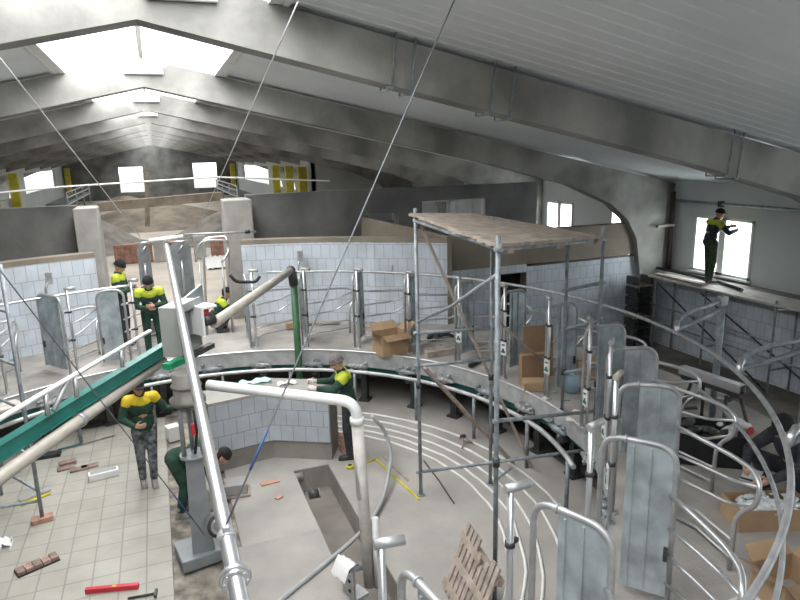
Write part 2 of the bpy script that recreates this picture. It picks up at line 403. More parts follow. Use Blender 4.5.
# low tan wall running back from the end of the round wall
_a = pol(7.22, 42.5); _b = at(361, 217, y=15.45); _n = Vector((_b.x - _a.x, _b.y - _a.y, 0)).normalized(); _s = Vector((_n.y, -_n.x, 0)) * .12
m = MB(); _b0 = Vector((_b.x, _b.y, 0)); zz0 = 2.96
m.add([_a + Vector((0, 0, 1)), _b0 + Vector((0, 0, 1)), _b0 + _s + Vector((0, 0, 1)), _a + _s + Vector((0, 0, 1)), _a + Vector((0, 0, zz0)), _b0 + Vector((0, 0, _b.z)), _b0 + _s + Vector((0, 0, _b.z)), _a + _s + Vector((0, 0, zz0))],
      [(0, 1, 2, 3), (4, 7, 6, 5), (0, 4, 5, 1), (1, 5, 6, 2), (2, 6, 7, 3), (3, 7, 4, 0)])
struct(m, 'wall_return', TAN)
# partition wall of dark plaster, with two openings in its right half
m = MB(); slab(m, -12.35, -1.64, 15.5, 15.75, 0.5, 3.78); struct(m, 'wall_partition_left', PLAST)
m = MB()
slab(m, 1.98, 5.0, 15.5, 15.75, 0.5, 3.84); slab(m, 5.0, 5.85, 15.5, 15.75, 0.5, 2.75); slab(m, 5.0, 5.85, 15.5, 15.75, 3.22, 3.84)
slab(m, 5.85, 6.5, 15.5, 15.75, 0.5, 3.84); slab(m, 6.5, 8.4, 15.5, 15.75, 0.5, 2.95); slab(m, 6.5, 8.4, 15.5, 15.75, 3.47, 3.84)
slab(m, 8.4, 10.0, 15.5, 15.75, 0.5, 3.84)
struct(m, 'wall_partition_right', PLAST)
m = MB()
slab(m, 6.5, 6.56, 15.55, 15.7, 2.95, 3.47); slab(m, 7.35, 7.42, 15.55, 15.7, 2.95, 3.47); slab(m, 8.34, 8.4, 15.55, 15.7, 2.95, 3.47)
slab(m, 6.5, 8.4, 15.55, 15.7, 3.43, 3.47)
struct(m, 'trim_opening_frame', WHITE)
# recessed tiled wall between the round wall and the frame column, with a doorway
RX0, RX1, RY = 5.55, 11.55, 13.0
DX0, DX1, DZ = 7.42, 8.15, 1.85
m = wallstrip([(RX0, RY), (DX0, RY)], -0.36, 2.1)
wallstrip([(DX1, RY), (RX1, RY)], -0.36, 1.98, m); wallstrip([(DX0, RY), (DX1, RY)], DZ, 2.05, m)
for i in list(m.uv): m.uv[i] = [(a + 0.1, b) for a, b in m.uv[i]]
struct(m, 'wall_recess_tiled', TILEW)
m = MB()
slab(m, RX0, DX0, RY + 0.02, RY + 0.3, -0.36, 2.1); slab(m, DX1, RX1, RY + 0.02, RY + 0.3, -0.36, 1.98); slab(m, DX0, DX1, RY + 0.02, RY + 0.3, DZ, 2.05)
slab(m, RX0, RX1, RY - 0.02, RY + 0.3, 2.05, 2.84)
struct(m, 'wall_recess', TAN)
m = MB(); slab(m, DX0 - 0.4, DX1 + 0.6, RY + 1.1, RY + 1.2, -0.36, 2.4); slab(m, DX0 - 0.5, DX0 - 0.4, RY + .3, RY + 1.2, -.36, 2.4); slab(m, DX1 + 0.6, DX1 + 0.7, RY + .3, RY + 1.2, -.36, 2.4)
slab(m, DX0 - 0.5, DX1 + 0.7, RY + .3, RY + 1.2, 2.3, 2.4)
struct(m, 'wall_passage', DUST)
# side walls
def sidewall(sign, wins, y0, y1, name, z0=-0.5, z1=3.95):
    m = MB(); x = 12.4 * sign; t = 0.16 * sign; ys = y0
    for (a, b, c, d) in wins:
        slab(m, min(x, x + t), max(x, x + t), ys, a, z0, z1); slab(m, min(x, x + t), max(x, x + t), a, b, z0, c); slab(m, min(x, x + t), max(x, x + t), a, b, d, z1); ys = b
    slab(m, min(x, x + t), max(x, x + t), ys, y1, z0, z1)
    return struct(m, name, WALLW)
RW = [(-5.4, -3.8, 1.69, 3.05), (-2.3, -.7, 1.69, 3.05), (.8, 2.4, 1.69, 3.05), (4.2, 5.9, 1.69, 3.05), (10.42, 12.1, 1.69, 3.05), (14.0, 15.25, 1.69, 3.03), (17.1, 18.55, 1.69, 3.03), (20.5, 22.0, 1.69, 3.03)]  # first three windows are out of view, added to let more light in
m = MB(); slab(m, -12.5, 12.5, -7.2, -7, -.5, 3.9); m.prism([(-12.4, 3.9), (12.4, 3.9), (0, 6.5)], (0, -7.1, 0), (1, 0, 0), (0, 0, 1), (0, 1, 0), .2); struct(m, 'wall_behind', WALLW)
sidewall(1, RW, -7, 24, 'wall_right'); sidewall(-1, [], -7, 24, 'wall_left')
for i, (a, b, c, d) in enumerate(RW):
    m = MB(); w = 0.06
    for (y0, y1, z0, z1) in ((a, b, c, c + w), (a, b, d - w, d), (a, a + w, c, d), (b - w, b, c, d), ((a + b) / 2 - 0.09, (a + b) / 2 + 0.09, c, d)):
        slab(m, 12.37, 12.5, y0, y1, z0, z1)
    slab(m, 12.3, 12.42, a - 0.04, b + 0.04, c - 0.05, c)
    wob = m.build('window_%d' % (i + 1), WHITE); tag(wob, kind='structure')
    g = MB(); slab(g, 12.44, 12.45, a + w, b - w, c + w, d - w); g.build('pane', GLASS, wob)
m = MB()
for s in (1, -1):
    x = 12.4 * s
    slab(m, min(x, x + .2 * s), max(x, x + .2 * s), 24, 34, -.5, 3.95)
    x = 7.9 * s
    slab(m, min(x, x + .2 * s), max(x, x + .2 * s), 34, 68, .5, 2.7); slab(m, min(x, x + .2 * s), max(x, x + .2 * s), 34, 68, 4.05, 4.7)
    for y_ in (34, 45.5, 62.5): slab(m, min(x, x + .2 * s), max(x, x + .2 * s), y_, y_ + (2.5 if y_ < 60 else 5.5), 2.7, 4.05)
    slab(m, min(7.9 * s, 12.6 * s), max(7.9 * s, 12.6 * s), 34, 34.2, .5, 4.6)
struct(m, 'wall_barn_side', WALLW)
# tiled plinth below the right window wall
m = wallstrip([(12.02, 13.2), (12.02, 2.0)], -0.36, 1.6); struct(m, 'wall_right_tiled', TILEW)
m = MB(); slab(m, 12.03, 12.4, 2.0, 13.2, -0.36, 1.6); struct(m, 'wall_right_plinth', PLINTH)
# far gable with two bright doorways
m = MB(); GY = 67.6
gd = [(-3.12, -.95, 1.7, 4.1), (3.7, 6.0, 1.85, 4.3)]
slab(m, -8.4, gd[0][0], GY, GY + .3, .5, 4.5); slab(m, gd[0][1], gd[1][0], GY, GY + .3, .5, 4.5); slab(m, gd[1][1], 8.4, GY, GY + .3, .5, 4.5)
for a, b, c, d in gd: slab(m, a, b, GY, GY + .3, d, 4.5); slab(m, a, b, GY, GY + .3, .5, c)
m.prism([(-8.4, 4.5), (8.4, 4.5), (0, 6.5)], (0, GY + .15, 0), (1, 0, 0), (0, 0, 1), (0, 1, 0), .3)
struct(m, 'wall_gable', PLAST)
# ---------------------------------------------------------------- roof
def rz(x): return 6.50 - 0.215 * abs(x)
m = MB(); SK = 1.42
prof = []
y = -7.0
while y < 7.0:                       # ribbed sheet over the near bays
    prof += [(y, 0), (y + 0.17, 0), (y + 0.185, -0.008), (y + 0.235, -0.008)]; y += 0.25
for s in (1, -1):
    vs = []
    for (yy, dz) in prof:
        vs += [(SK * s, yy, rz(SK) + dz + .03), (13.0 * s, yy, rz(13.0) + dz + .03)]
    fs = [(2 * i, 2 * i + 1, 2 * i + 3, 2 * i + 2) for i in range(len(prof) - 1)]
    m.add(vs, fs)
    m.add([(SK * s, 7, rz(SK) + .03), (13 * s, 7, rz(13) + .03), (13 * s, 68, rz(13) + .03), (SK * s, 68, rz(SK) + .03)], [(0, 1, 2, 3)])
    m.add([(SK * s, -7, rz(SK) + .13), (13 * s, -7, rz(13) + .13), (13 * s, 68, rz(13) + .13), (SK * s, 68, rz(SK) + .13)], [(0, 1, 2, 3)])
struct(m, 'ceiling', ROOFW)
m = MB()
for s in (1, -1):
    m.bar((SK * s, -7, rz(SK) + .08), (SK * s, 68, rz(SK) + .08), .06, .2); m.bar((SK * s - .1 * s, -7, rz(SK) + .01), (SK * s - .1 * s, 68, rz(SK) + .01), .16, .03)
    for k in range(12): m.bar((0, -5 + 6 * k + 3, rz(0) + .3), ((SK + .05) * s, -5 + 6 * k + 3, rz(SK) + .2), .05, .05)
m.bar((0, -7, rz(0) + .3), (0, 68, rz(0) + .3), .08, .05)
struct(m, 'trim_skylight', WHITE)
m = MB()
for s in (1, -1):
    m.add([(0, -7, rz(0) + .34), (SK * s, -7, rz(SK) + .24), (SK * s, 68, rz(SK) + .24), (0, 68, rz(0) + .34)], [(0, 1, 2, 3)])
struct(m, 'window_skylight', GLASS)
# ---------------------------------------------------------------- portal frames
halfp = [(0.0, 5.99), (7.0, 4.44), (9.2, 3.88), (10.4, 3.38), (10.95, 2.95), (11.25, 2.45), (11.6, 0.6), (11.62, -0.5), (12.36, -0.5), (12.38, 3.80), (0.0, 6.48)]
names = ['nearest concrete portal frame crossing the top of the photo, with paired steel straps',
         'second concrete portal frame, its column beside the window scaffold, lamp panel at its apex',
         'third concrete portal frame just behind the dark partition wall',
         'fourth concrete portal frame counting from the camera', 'fifth concrete portal frame counting from the camera']
FY = [7 + 6 * k for k in range(10)]
for k, y in enumerate(FY):
    lab = names[k] if k < 5 else ['sixth', 'seventh', 'eighth', 'ninth', 'tenth and last'][k - 5] + ' concrete portal frame counting from the camera, far back in the old barn'
    t = thing('portal_frame', lab, 'roof frame', (0, y, -0.5), 'concrete portal frames')
    for s in (1, -1):
        p = [(a * s, b) for a, b in halfp]
        if s < 0: p = p[::-1]
        MB().prism(p, (0, y, 0), (1, 0, 0), (0, 0, 1), (0, -1, 0), 0.32).build('half_frame', BEAM, t)
    if k > 1: m = MB(); m.box((0, y - .17, 5.98), (.22, .03, .10)); m.build('ridge_plate', BEAM, t)
    if k == 0:
        for x0 in (2.52, 2.75, 3.74, 4.0, 7.48, 7.66):
            z1 = rz(x0) + .02; z0 = (5.99 - .2215 * x0) - .04 if x0 < 7 else (4.44 - .2545 * (x0 - 7)) - .04
            b = MB(); b.tube([(x0, y - .185, z0), (x0 + .07, y - .185, z1)], .012, 6); b.tube([(x0, y - .185, z0), (x0, y + .185, z0)], .012, 6); b.tube([(x0, y + .185, z0), (x0 + .07, y + .185, z1)], .012, 6)
            b.box((x0 - .02, y - .18, z0 + .01), (.07, .05, .03)); tag(b.build('strap', SCAF, t), 'thin steel strap round the beam')
# lamps on the apexes
for k, y in enumerate((7, 13, 19, 25)):
    z = 6.24 + (0.03 if k else 0.0)
    t = thing('strip_lamp', ['white strip lamp panel at the apex of the nearest frame', 'white strip lamp panel at the apex of the second frame', 'white strip lamp at the apex of the third frame', 'white strip lamp at the apex of the fourth frame'][k], 'lamp', (0 + (.5 if k == 0 else 0), y - .2, z - .07), 'strip lamps along the ridge')
    x = .42 if k == 0 else 0.02
    m = MB(); m.cbox((x, y - .2, z), (.66, .07, .15), .01); m.build('housing', WHITE, t)
    d = MB(); d.cbox((x, y - .245, z - .02), (.6, .03, .07), .008); d.build('diffuser', PVC, t)
# pillars either side of the entrance, and the timber and pipe across it
m = MB(); m.cbox((-1.42, 15.25, 2.35), (.45, .95, 2.8), .015); tag(m.build('wall_pillar_left', PILLAR), kind='structure')
m = MB(); m.cbox((1.7, 15.2, 2.35), (.62, .9, 2.86), .025); tag(m.build('wall_pillar_right', PILLAR), kind='structure')
# ---------------------------------------------------------------- the old barn beyond
single(MB().bar(at(98, 207, y=15.6), at(222, 196, y=15.6), .22, .2), 'timber_beam', TIMB, 'long timber beam laid across the entrance between the two pillars', 'beam')
single(MB().tube([at(-20, 194.5, y=13.4), at(60, 187, y=14.8), at(215, 177, y=14.8), at(330, 181, y=14.8)], .018), 'service_pipe', PVC, 'thin white pipe running high across the entrance in front of the barn', 'pipe')
single(MB().bar(at(147, 172, y=24), at(147.5, 226, y=24), .16, .16), 'timber_prop', TIMB, 'single upright timber prop standing in the barn behind the entrance', 'post')
def mound(name, label, c, sx, sy, h, mt, cat='mound', n=22, seed=1):
    rnd = random.Random(seed); m = MB(); vs = []
    hs = [[rnd.uniform(-1, 1) for _ in range(n + 1)] for _ in range(n + 1)]
    for i in range(n + 1):
        for j in range(n + 1):
            u, v = i / n * 2 - 1, j / n * 2 - 1; r = min(1, math.hypot(u, v))
            z = h * (math.cos(r * PI) * .5 + .5) + hs[i][j] * h * .05 * (1 - r)
            vs.append((c[0] + u * sx, c[1] + v * sy, c[2] + z - .01))
    m.add(vs, [(i * (n + 1) + j, (i + 1) * (n + 1) + j, (i + 1) * (n + 1) + j + 1, i * (n + 1) + j + 1) for i in range(n) for j in range(n)], True)
    return single(m, name, mt, label, cat)
EARTHG = mat('grey_brown_spoil', (0.17, 0.155, 0.135), 0.95, var=0.25, scale=2, bump=0.8, bscale=8)
mound('earth_mound', 'wide grey brown heap of spoil behind the entrance, right of the timber prop', (3.6, 31.0, 1.03), 4.0, 4.0, 1.45, EARTHG, seed=3)
mound('earth_mound', 'grey brown heap of spoil behind the entrance, left of the timber prop', (-2.9, 30.4, 1.03), 2.8, 3.6, 1.35, EARTHG, seed=5)
mound('earth_mound', 'long brown bank of earth across the middle of the old barn', (0.0, 41, 1.03), 6.5, 6, 1.1, DIRT, seed=7)
mound('earth_mound', 'far heap of earth in front of the left bright opening of the gable', (-2.5, 57, 1.03), 3.0, 5, 0.9, DIRT, seed=9)
def lowwall(x0, x1, y, z1, label, mt):
    m = MB(); 
    nx = max(2, int((x1 - x0) / .27)); nz = int((z1 - 1.04) / .1)
    m.cbox(((x0 + x1) / 2, y, (1.04 + z1) / 2), (x1 - x0, .38, z1 - 1.04), .015)
    return single(m, 'brick_block', mt, label, 'brick block', 'low brick blocks in the barn')
REDBR = tiles('rough_red_brickwork', (0.34, 0.17, 0.12), (0.27, 0.13, 0.10), (0.36, 0.30, 0.25), .25, .08, 'Object', .5, rough=.9, gap=.012)
lowwall(-1.62, -.33, 25, 1.74, 'low red brick block behind the entrance, left one', BRICKM)
lowwall(.16, .92, 25, 1.76, 'low red brick block behind the entrance, middle one', BRICKM)
lowwall(1.75, 3.0, 25, 1.78, 'low red brick block behind the entrance, half hidden by the right pillar', BRICKM)
m = MB()
for (a, b, c) in ((-.28, .1, 24.9),): m.cbox(((a + b) / 2, c, 1.45), (b - a, .4, .8), .02)
single(m, 'concrete_block', PILLAR, 'pale concrete block between the left and middle brick blocks', 'block')
single(MB().cbox((1.34, 24.9, 1.48), (.42, .4, .86), .02), 'concrete_block', PILLAR, 'pale concrete block right of the middle brick block', 'block')
# stall rows of the old barn: two long sheds of rails
for s, lab in ((1, 'long grey metal pen rail row on the right of the old barn'), (-1, 'long grey metal pen rail row on the left of the old barn')):
    t = thing('pen_rails', lab, 'rails', (5.6 * s, 55, 1.04))
    x = 5.6 * s
    for z in (1.9, 2.35, 2.7): MB().tube([(x, 48, z), (x, 65, z)], .06, 6).build('rail', GALV, t)
    for k in range(4): MB().tube([(x, 48.2 + 5.4 * k, 1.04), (x, 48.2 + 5.4 * k, 2.75)], .06, 6).build('post', GALV, t)
    MB().box((x + .7 * s, 56.5, 1.95), (1.2, 17, .12)).build('feed_table', PEDM, t)
# shrub-like heap right of the mound
m = MB(); rnd = random.Random(4)
for i in range(260):
    a = rnd.uniform(0, 2 * PI); r = rnd.random() ** .5; h = rnd.random()
    c = Vector((3.3 + math.cos(a) * r * 1.0 * (1 - h * .5), 25 + math.sin(a) * r * .8, 1.2 + h * 1.3))
    d = Vector((rnd.uniform(-1, 1), rnd.uniform(-1, 1), rnd.uniform(-.3, 1))).normalized() * .22; e = d.orthogonal().normalized() * .07
    m.add([c - d, c + e, c + d, c - e], [(0, 1, 2, 3)])
single(m, 'brushwood_heap', FOLIAGE, 'dark heap of brushwood behind the right entrance pillar', 'brushwood')
# white sheet of plastic lying in the entrance
m = MB(); a = at(214, 262, z=1.06); n = 10; vs = []
for i in range(n + 1):
    for j in range(n + 1): vs.append((a.x - .35 + i * .09, a.y - 1.6 + j * .3, 1.06 + .07 * abs(math.sin(i * 1.7 + j)) ))
m.add(vs, [(i * (n + 1) + j, (i + 1) * (n + 1) + j, (i + 1) * (n + 1) + j + 1, i * (n + 1) + j + 1) for i in range(n) for j in range(n)], True)
single(m, 'plastic_sheet', PVC, 'crumpled white plastic sheet on the floor of the entrance passage', 'plastic sheet')

# ---------------------------------------------------------------- the rotary platform
RDT = [(-130, 4.3), (-90, 4.3), (-50, 4.34), (-30, 4.5), (-10, 4.72), (120, 4.76), (190, 4.76), (230, 4.3)]
def rd(t): return interp(t, RDT)
plat = thing('rotary_platform', 'large ring shaped concrete deck with a steel rim and rollers under the stalls', 'rotary platform', (CX, CY, 0.62))
arcfloor(0, 6.33, -100, 230, .86, 1.06, 130, r0f=lambda t: rd(t) + .05).build('deck', DECKM, plat)
rim = arcfloor(0, 0, 0, 0, 0, 0, 1, m=MB()) if False else MB()
def strip(r_in, r_out, z0, z1, t0, t1, n):
    vs = []; m = MB()
    for i in range(n + 1):
        t = lerp(t0, t1, i / n); a, b = rd(t) + r_in, rd(t) + r_out
        vs += [pol(a, t, z0), pol(b, t, z0), pol(b, t, z1), pol(a, t, z1)]
    fs = []
    for i in range(n):
        q = 4 * i
        for k in range(4): fs.append((q + k, q + (k + 1) % 4, q + 4 + (k + 1) % 4, q + 4 + k))
    fs += [(0, 1, 2, 3), (4 * n + 3, 4 * n + 2, 4 * n + 1, 4 * n)]
    return m.add(vs, fs)
strip(0, .05, .78, 1.065, -100, 230, 150).build('rim_band', RAILM, plat)
tag(MB().tube([pol(rd(t), t, 1.075) for t in range(-100, 231, 3)], .017, 8).build('rim_edge', STEEL, plat), 'bright steel edge tube')
strip(.16, .26, .60, .80, -100, 230, 130).build('girder', TEAL, plat)
# stationary roller stands and the ring pipe below the deck
ringp = thing('ring_pipe', 'grey ring pipe carried on short legs just below the platform rim', 'pipe', (CX, CY, 0))
MB().tube([pol(4.50 if t > 0 else lerp(4.5, 4.2, min(1, -t / 50)), t, .76) for t in range(-15, 200, 3)], .035, 8).build('pipe', RAILM, ringp)
for t in range(-12, 200, 16):
    R = 4.50 if t > 0 else lerp(4.5, 4.2, min(1, -t / 50))
    MB().tube([pol(R, t, 0), pol(R, t, .74)], .03, 6).build('leg', SCAF, ringp)
_o = ['first', 'second', 'third', 'fourth', 'fifth', 'sixth', 'seventh', 'eighth', 'ninth', 'tenth']
ROLLAB = ['%s wrapped roller stand under the rim to the right of the green post' % _o[8 - k] for k in range(9)] + ['%s wrapped roller stand under the rim to the left of the green post' % _o[k] for k in range(6)]
for i, t in enumerate((-28, -14, -2, 8, 19, 30, 40, 52, 63, 75, 86, 97, 108, 120, 132)):
    r = rd(t) + .06
    w = thing('roller_stand', ROLLAB[i], 'roller', pol(r, t, 0), 'roller stands under the platform')
    e = pol(1, t) - Vector((CX, CY, 0)); tg = Vector((-e.y, e.x, 0))
    b = MB(); b.box(pol(r + .22, t, .30), (.12, .12, .56), rz=math.radians(t)); b.box(pol(r + .22, t, .02), (.22, .22, .04), rz=math.radians(t)); b.box(pol(r + .1, t, .59), (.34, .08, .05), rz=math.radians(t)); b.build('stand', DARKM, w)
    MB().tube([pol(r - .06, t, .67), pol(r + .06, t, .67)], .09, 16).build('roller', DARKM, w)
    b = MB(); rnd = random.Random(i)
    for k in range(14):
        c = pol(r - .10, t, .80) + tg * rnd.uniform(-.19, .19) + Vector((0, 0, rnd.uniform(-.10, .10)))
        b.ball(c, rnd.uniform(.02, .045), (1.2, .8, .8), nu=6, nv=4)
    b.tube([pol(r - .10, t, .80) - tg * .2, pol(r - .10, t, .80), pol(r - .10, t, .80) + tg * .2], [.03, .06, .03], 8)
    tag(b.build('wrapping', PLASTG if i % 2 else SCAF, w), 'crumpled grey wrapping')
# floor heating pipes
for k, (R, a0) in enumerate(((3.47, 58), (3.66, 58), (3.86, 57), (4.10, 56), (4.36, 54))):
    rnd = random.Random(k)
    pts = [pol(R + rnd.uniform(-.012, .012) + (0 if t > -10 else (t + 10) * .0012), t, .016) for t in range(a0, -106, -4)]
    nm = ['innermost', 'second', 'middle', 'fourth', 'outermost'][k]
    single(MB().tube(pts, .019, 6), 'floor_pipe', CONDW, '%s of the five white curved pipes laid on the pit floor' % nm, 'pipe', 'curved pipes on the pit floor')

# ---------------------------------------------------------------- stalls
def signplate(parent, c, e, u):
    # white plate with a dark dash and a three-lobed teal mark, facing e
    c = Vector(c); e = Vector(e).normalized(); z = Vector((0, 0, 1)); u = Vector(u).normalized()
    p = MB().prism([(-.055, -.11), (.055, -.11), (.055, .11), (-.055, .11)], c, u, z, u.cross(z), .02).build('sign_plate', WHITE, parent)
    tag(p, 'white plate with a teal three lobed mark')
    o = c + e * .0125
    m = MB(); m.prism([(-.03, .05), (.03, .055), (.03, .075), (-.03, .07)], o, u, z, u.cross(z), .006); m.build('dash_mark', DARKM, p)
    m = MB()
    for (a, b, r) in ((-.022, -.055, .02), (.022, -.055, .02), (0, -.02, .022)):
        m.tube([o + u * a + z * b - e * .003, o + u * a + z * b + e * .004], r, 12)
    m.build('teal_mark', TEAL, p)
RPT = [(-90, 4.36), (-50, 4.40), (-33, 4.46), (-20, 4.58), (-9, 4.68), (5, 4.84), (42, 5.0), (110, 5.0), (180, 5.0)]
ZD = 1.06
def stall(th, lab, panel=True, loops=True, sign=True, post_h=2.6, k=0, stub=True, rot=0, wid=.6):
    rp = interp(th, RPT)
    t = thing('stall_divider', lab, 'stall divider', pol(rp, th, ZD), 'stall dividers round the platform')
    E_ = (pol(1, th) - pol(0, th)); G = Vector((-E_.y, E_.x, 0)); F_ = (pol(1, th + rot) - pol(0, th)); FG = Vector((-F_.y, F_.x, 0)); base = pol(rp, th); rzf = math.radians(th + rot)
    def fp(s_, z=0.0): return base + F_ * s_ + Vector((0, 0, z))
    o = rp - 4.40
    # inner twin post with a pipe stub on top
    a = -2.6 if th < 0 else -1.2
    if th < -70: a = -1.3
    pb = pol(rp, th + a, ZD)
    p1 = MB().tube([pb, pb + Vector((0, 0, post_h - ZD))], .024, 10); p1.tube([pb, pb + Vector((0, 0, .012))], .06, 12)
    pst = p1.build('post', STEEL, t)
    for zz in (.62, 1.12):
        b = MB(); b.tube([pb + Vector((0, 0, zz)), pb + Vector((0, 0, zz + .035))], .036, 10); b.box(pb + Vector((0, 0, zz + .018)) + G * .045, (.028, .07, .028), rz=math.radians(th)); b.build('clamp', DARKM, pst)
    if stub:
        d = (G * .85 + E_ * .32).normalized() * .85 if th < 30 else (-E_ * .2 - G * .9).normalized() * .8
        if th < -70: d = (G * .9 + E_ * .25).normalized() * .8
        b = MB(); top = pb + Vector((0, 0, post_h - ZD)); b.tube([top - d * .05, top + d * .17], .030, 12); b.build('pipe_stub', GALV if k % 4 else TANPIPE, pst)
    if sign and th < 40: signplate(pst, pb + Vector((0, 0, .52)) - E_ * .04 - G * .02, -E_, -G)
    # bent tube that frames the panel
    r0, r1 = .10, wid; zt = 2.46
    f = fillet([fp(r0 - .06, ZD), fp(r0 - .06, zt), fp(r1, zt), fp(r1 + .01, 1.15)], .17, 7)
    MB().tube(f, .024, 10).build('frame_tube', GALV, t)
    MB().tube([fp(r0 - .06, ZD), fp(r0 - .06, ZD + .012)], .06, 12).build('foot_plate', GALV, t)
    MB().ring(fp(r0 + .12, zt), F_, .028, .008, 14, 5).build('tube_clip', GALV, t)
    if panel:
        gp = .135 if rot == 0 else .03; w = r1 - r0 - gp - .005; pts = [(0, 1.16), (w, 1.16), (w, zt - .17)]
        for q in range(1, 7):
            an = q / 6 * PI / 2; pts.append((w - .16 + .16 * math.cos(an), zt - .18 + .16 * math.sin(an)))
        pts.append((0, zt - .02))
        P = MB().prism(pts, fp(r0 + gp), F_, (0, 0, 1), FG, .022)
        for x in (.05, w * .5): P.box(fp(r0 + gp + x, 1.8), (.016, .055, 1.24), rz=rzf)
        pan = P.build('panel', GALVP, t)
        b = MB(); b.box(fp(r0 + gp + w * .93, 1.55), (.03, .06, .12), rz=rzf); b.build('latch', DARKM, pan)
    if loops:
        def q(R, dth, z): return pol(R + o, th + dth, z)
        r1p = [q(4.98, 0, 2.06), q(5.22, -2.5, 2.02), q(5.42, -4.8, 2.0), q(5.54, -6.9, 1.99), q(5.57, -8.4, 1.96), q(5.57, -8.8, 1.86), q(5.55, -8.6, 1.74), q(5.48, -8.0, 1.66), q(5.43, -7.8, 1.56), q(5.42, -7.8, ZD)]
        MB().tube(fillet(r1p, .1, 4), .022, 10).build('loop_rail', STEEL, t)
        for z0, z1, dd in ((1.77, 1.92, -8.5), (1.53, 1.76, -8.6)):
            pp = [q(4.98, 0, z0), q(5.22, -2.5, z0), q(5.42, -4.7, z0), q(5.56, dd, z1)]
            MB().tube(fillet(pp, .1, 4), .016, 8).build('rail', STEEL, t)
        for z0 in (1.29, 1.12):
            MB().tube([q(4.98, 0, z0), q(5.2, -2.3, z0), q(5.42, -7.7, z0 + .05)], .014, 8).build('rail', STEEL, t)
    return t
SD = [(66, 'stall divider nearest the green post, on its right'), (54, 'stall divider left of the open cardboard box, first on that side'),
      (42, 'stall divider at the right side of the open cardboard box'), (29.5, 'stall divider framed by the rear poles of the timber deck scaffold'),
      (17.5, 'stall divider in front of the dark doorway'), (5, 'stall divider beside the tall brown fibreboard sheets'),
      (-9, 'stall divider right of the front pole of the timber deck scaffold'), (-20.5, 'smallest visible panel of the right hand stall row, with dull reflections'),
      (-34.8, 'second large galvanised panel from the front in the right hand stall row'), (-50.7, 'tallest galvanised panel at the lower right, second from the front'),
      (-66.3, 'front galvanised panel with rounded corner at the bottom edge of the photo'), (-80.6, 'partly cropped stall divider at the bottom centre of the photo')]
for k, (th, lab) in enumerate(SD): stall(th, lab, k=k)
LD = [(77.4, 'tall stall divider at the right side of the entrance'), (102, 'stall divider at the left side of the entrance, next to the hunched worker'), (114, 'stall divider on the left with a dark grey panel before the tiled wall'), (127, 'stall divider cropped by the left edge of the photo')]
for k, (th, lab) in enumerate(LD): stall(th, lab, k=k, sign=False, rot=(12, 80, 12, 12)[k], wid=(.5, .48, .78, .78)[k])
# the two big ring rails and their outer posts
t = thing('ring_rail', 'long curved upper ring rail sweeping over all the stalls', 'rail', (CX, CY, 2.42))
MB().tube([pol(5.74, a, 2.42 + .0) for a in range(-100, 75, 2)], .024, 10).build('rail', GALV, t)
t2 = thing('ring_rail', 'lower ring rail curving behind the right hand loops', 'rail', (CX, CY, 1.9))
MB().tube([pol(5.74, a, 1.9) for a in range(-100, -18, 2)], .02, 10).build('rail', GALV, t2)
t3 = thing('ring_rail', 'straight pieced top rail over the left hand stalls', 'rail', (CX, CY, 2.42))
MB().tube([pol(5.6, a, 2.40) for a in range(99, 150, 3)], .024, 8).build('rail', STEEL, t3)
OP = [(-10, 'outer ring post left of the metal work table'), (-25, 'outer ring post with a double arm at the right edge of the photo'), (-42, 'outer ring post cropped at the right edge near the capped worker')]
for th, lab in OP:
    t = thing('rail_post', lab, 'post', pol(6.62, th, 1.04), 'outer posts of the ring rail')
    b = pol(6.62, th, 1.04)
    MB().tube([b, b + Vector((0, 0, 1.72))], .045, 10).build('pole', SCAF, t)
    MB().cbox(b + Vector((0, 0, 1.66)), (.10, .10, .13), .012, rz=math.radians(th)).build('bracket', GALV, t)
    for dz in (0, -.22):
        pts = fillet([b + Vector((0, 0, 1.66 + dz * .5)), pol(6.1, th - 1, 2.62 + dz * .8), pol(5.85, th - 2, 2.56 + dz * .6), pol(5.76, th - 3, 2.42 if dz == 0 else 2.40)], .12, 5)
        MB().tube(pts, [.03] * (len(pts) - 4) + [.026] * 4, 8).build('arm', SCAF, t)
    MB().tube([pol(5.82, th - 2.2, 2.53), pol(5.75, th - 3.2, 2.42)], .034, 10).build('arm_end', STEEL, t)

# yellow columns and their row in the old barn
for i, (x, y, lab) in enumerate(((7.5, 34.6, 'nearest yellow column on the right of the old barn'), (7.5, 38.2, 'second yellow column on the right of the old barn'), (7.5, 42.6, 'third yellow column on the right of the old barn'), (7.45, 66.8, 'yellow column in the far right corner by the gable'),
                                 (-7.55, 37, 'nearest yellow column on the left of the old barn'), (-7.55, 42.5, 'second yellow column on the left of the old barn'), (-7.45, 66.8, 'yellow column in the far left corner by the gable'))):
    t = thing('yellow_column', lab, 'column', (x, y, 1.04), 'yellow columns of the old barn')
    MB().cbox((x, y, 2.6), (.46, .46, 3.1), .04).build('shaft', YELP, t); MB().cbox((x, y, 1.16), (.8, .8, .24), .03).build('footing', PILLAR, t)
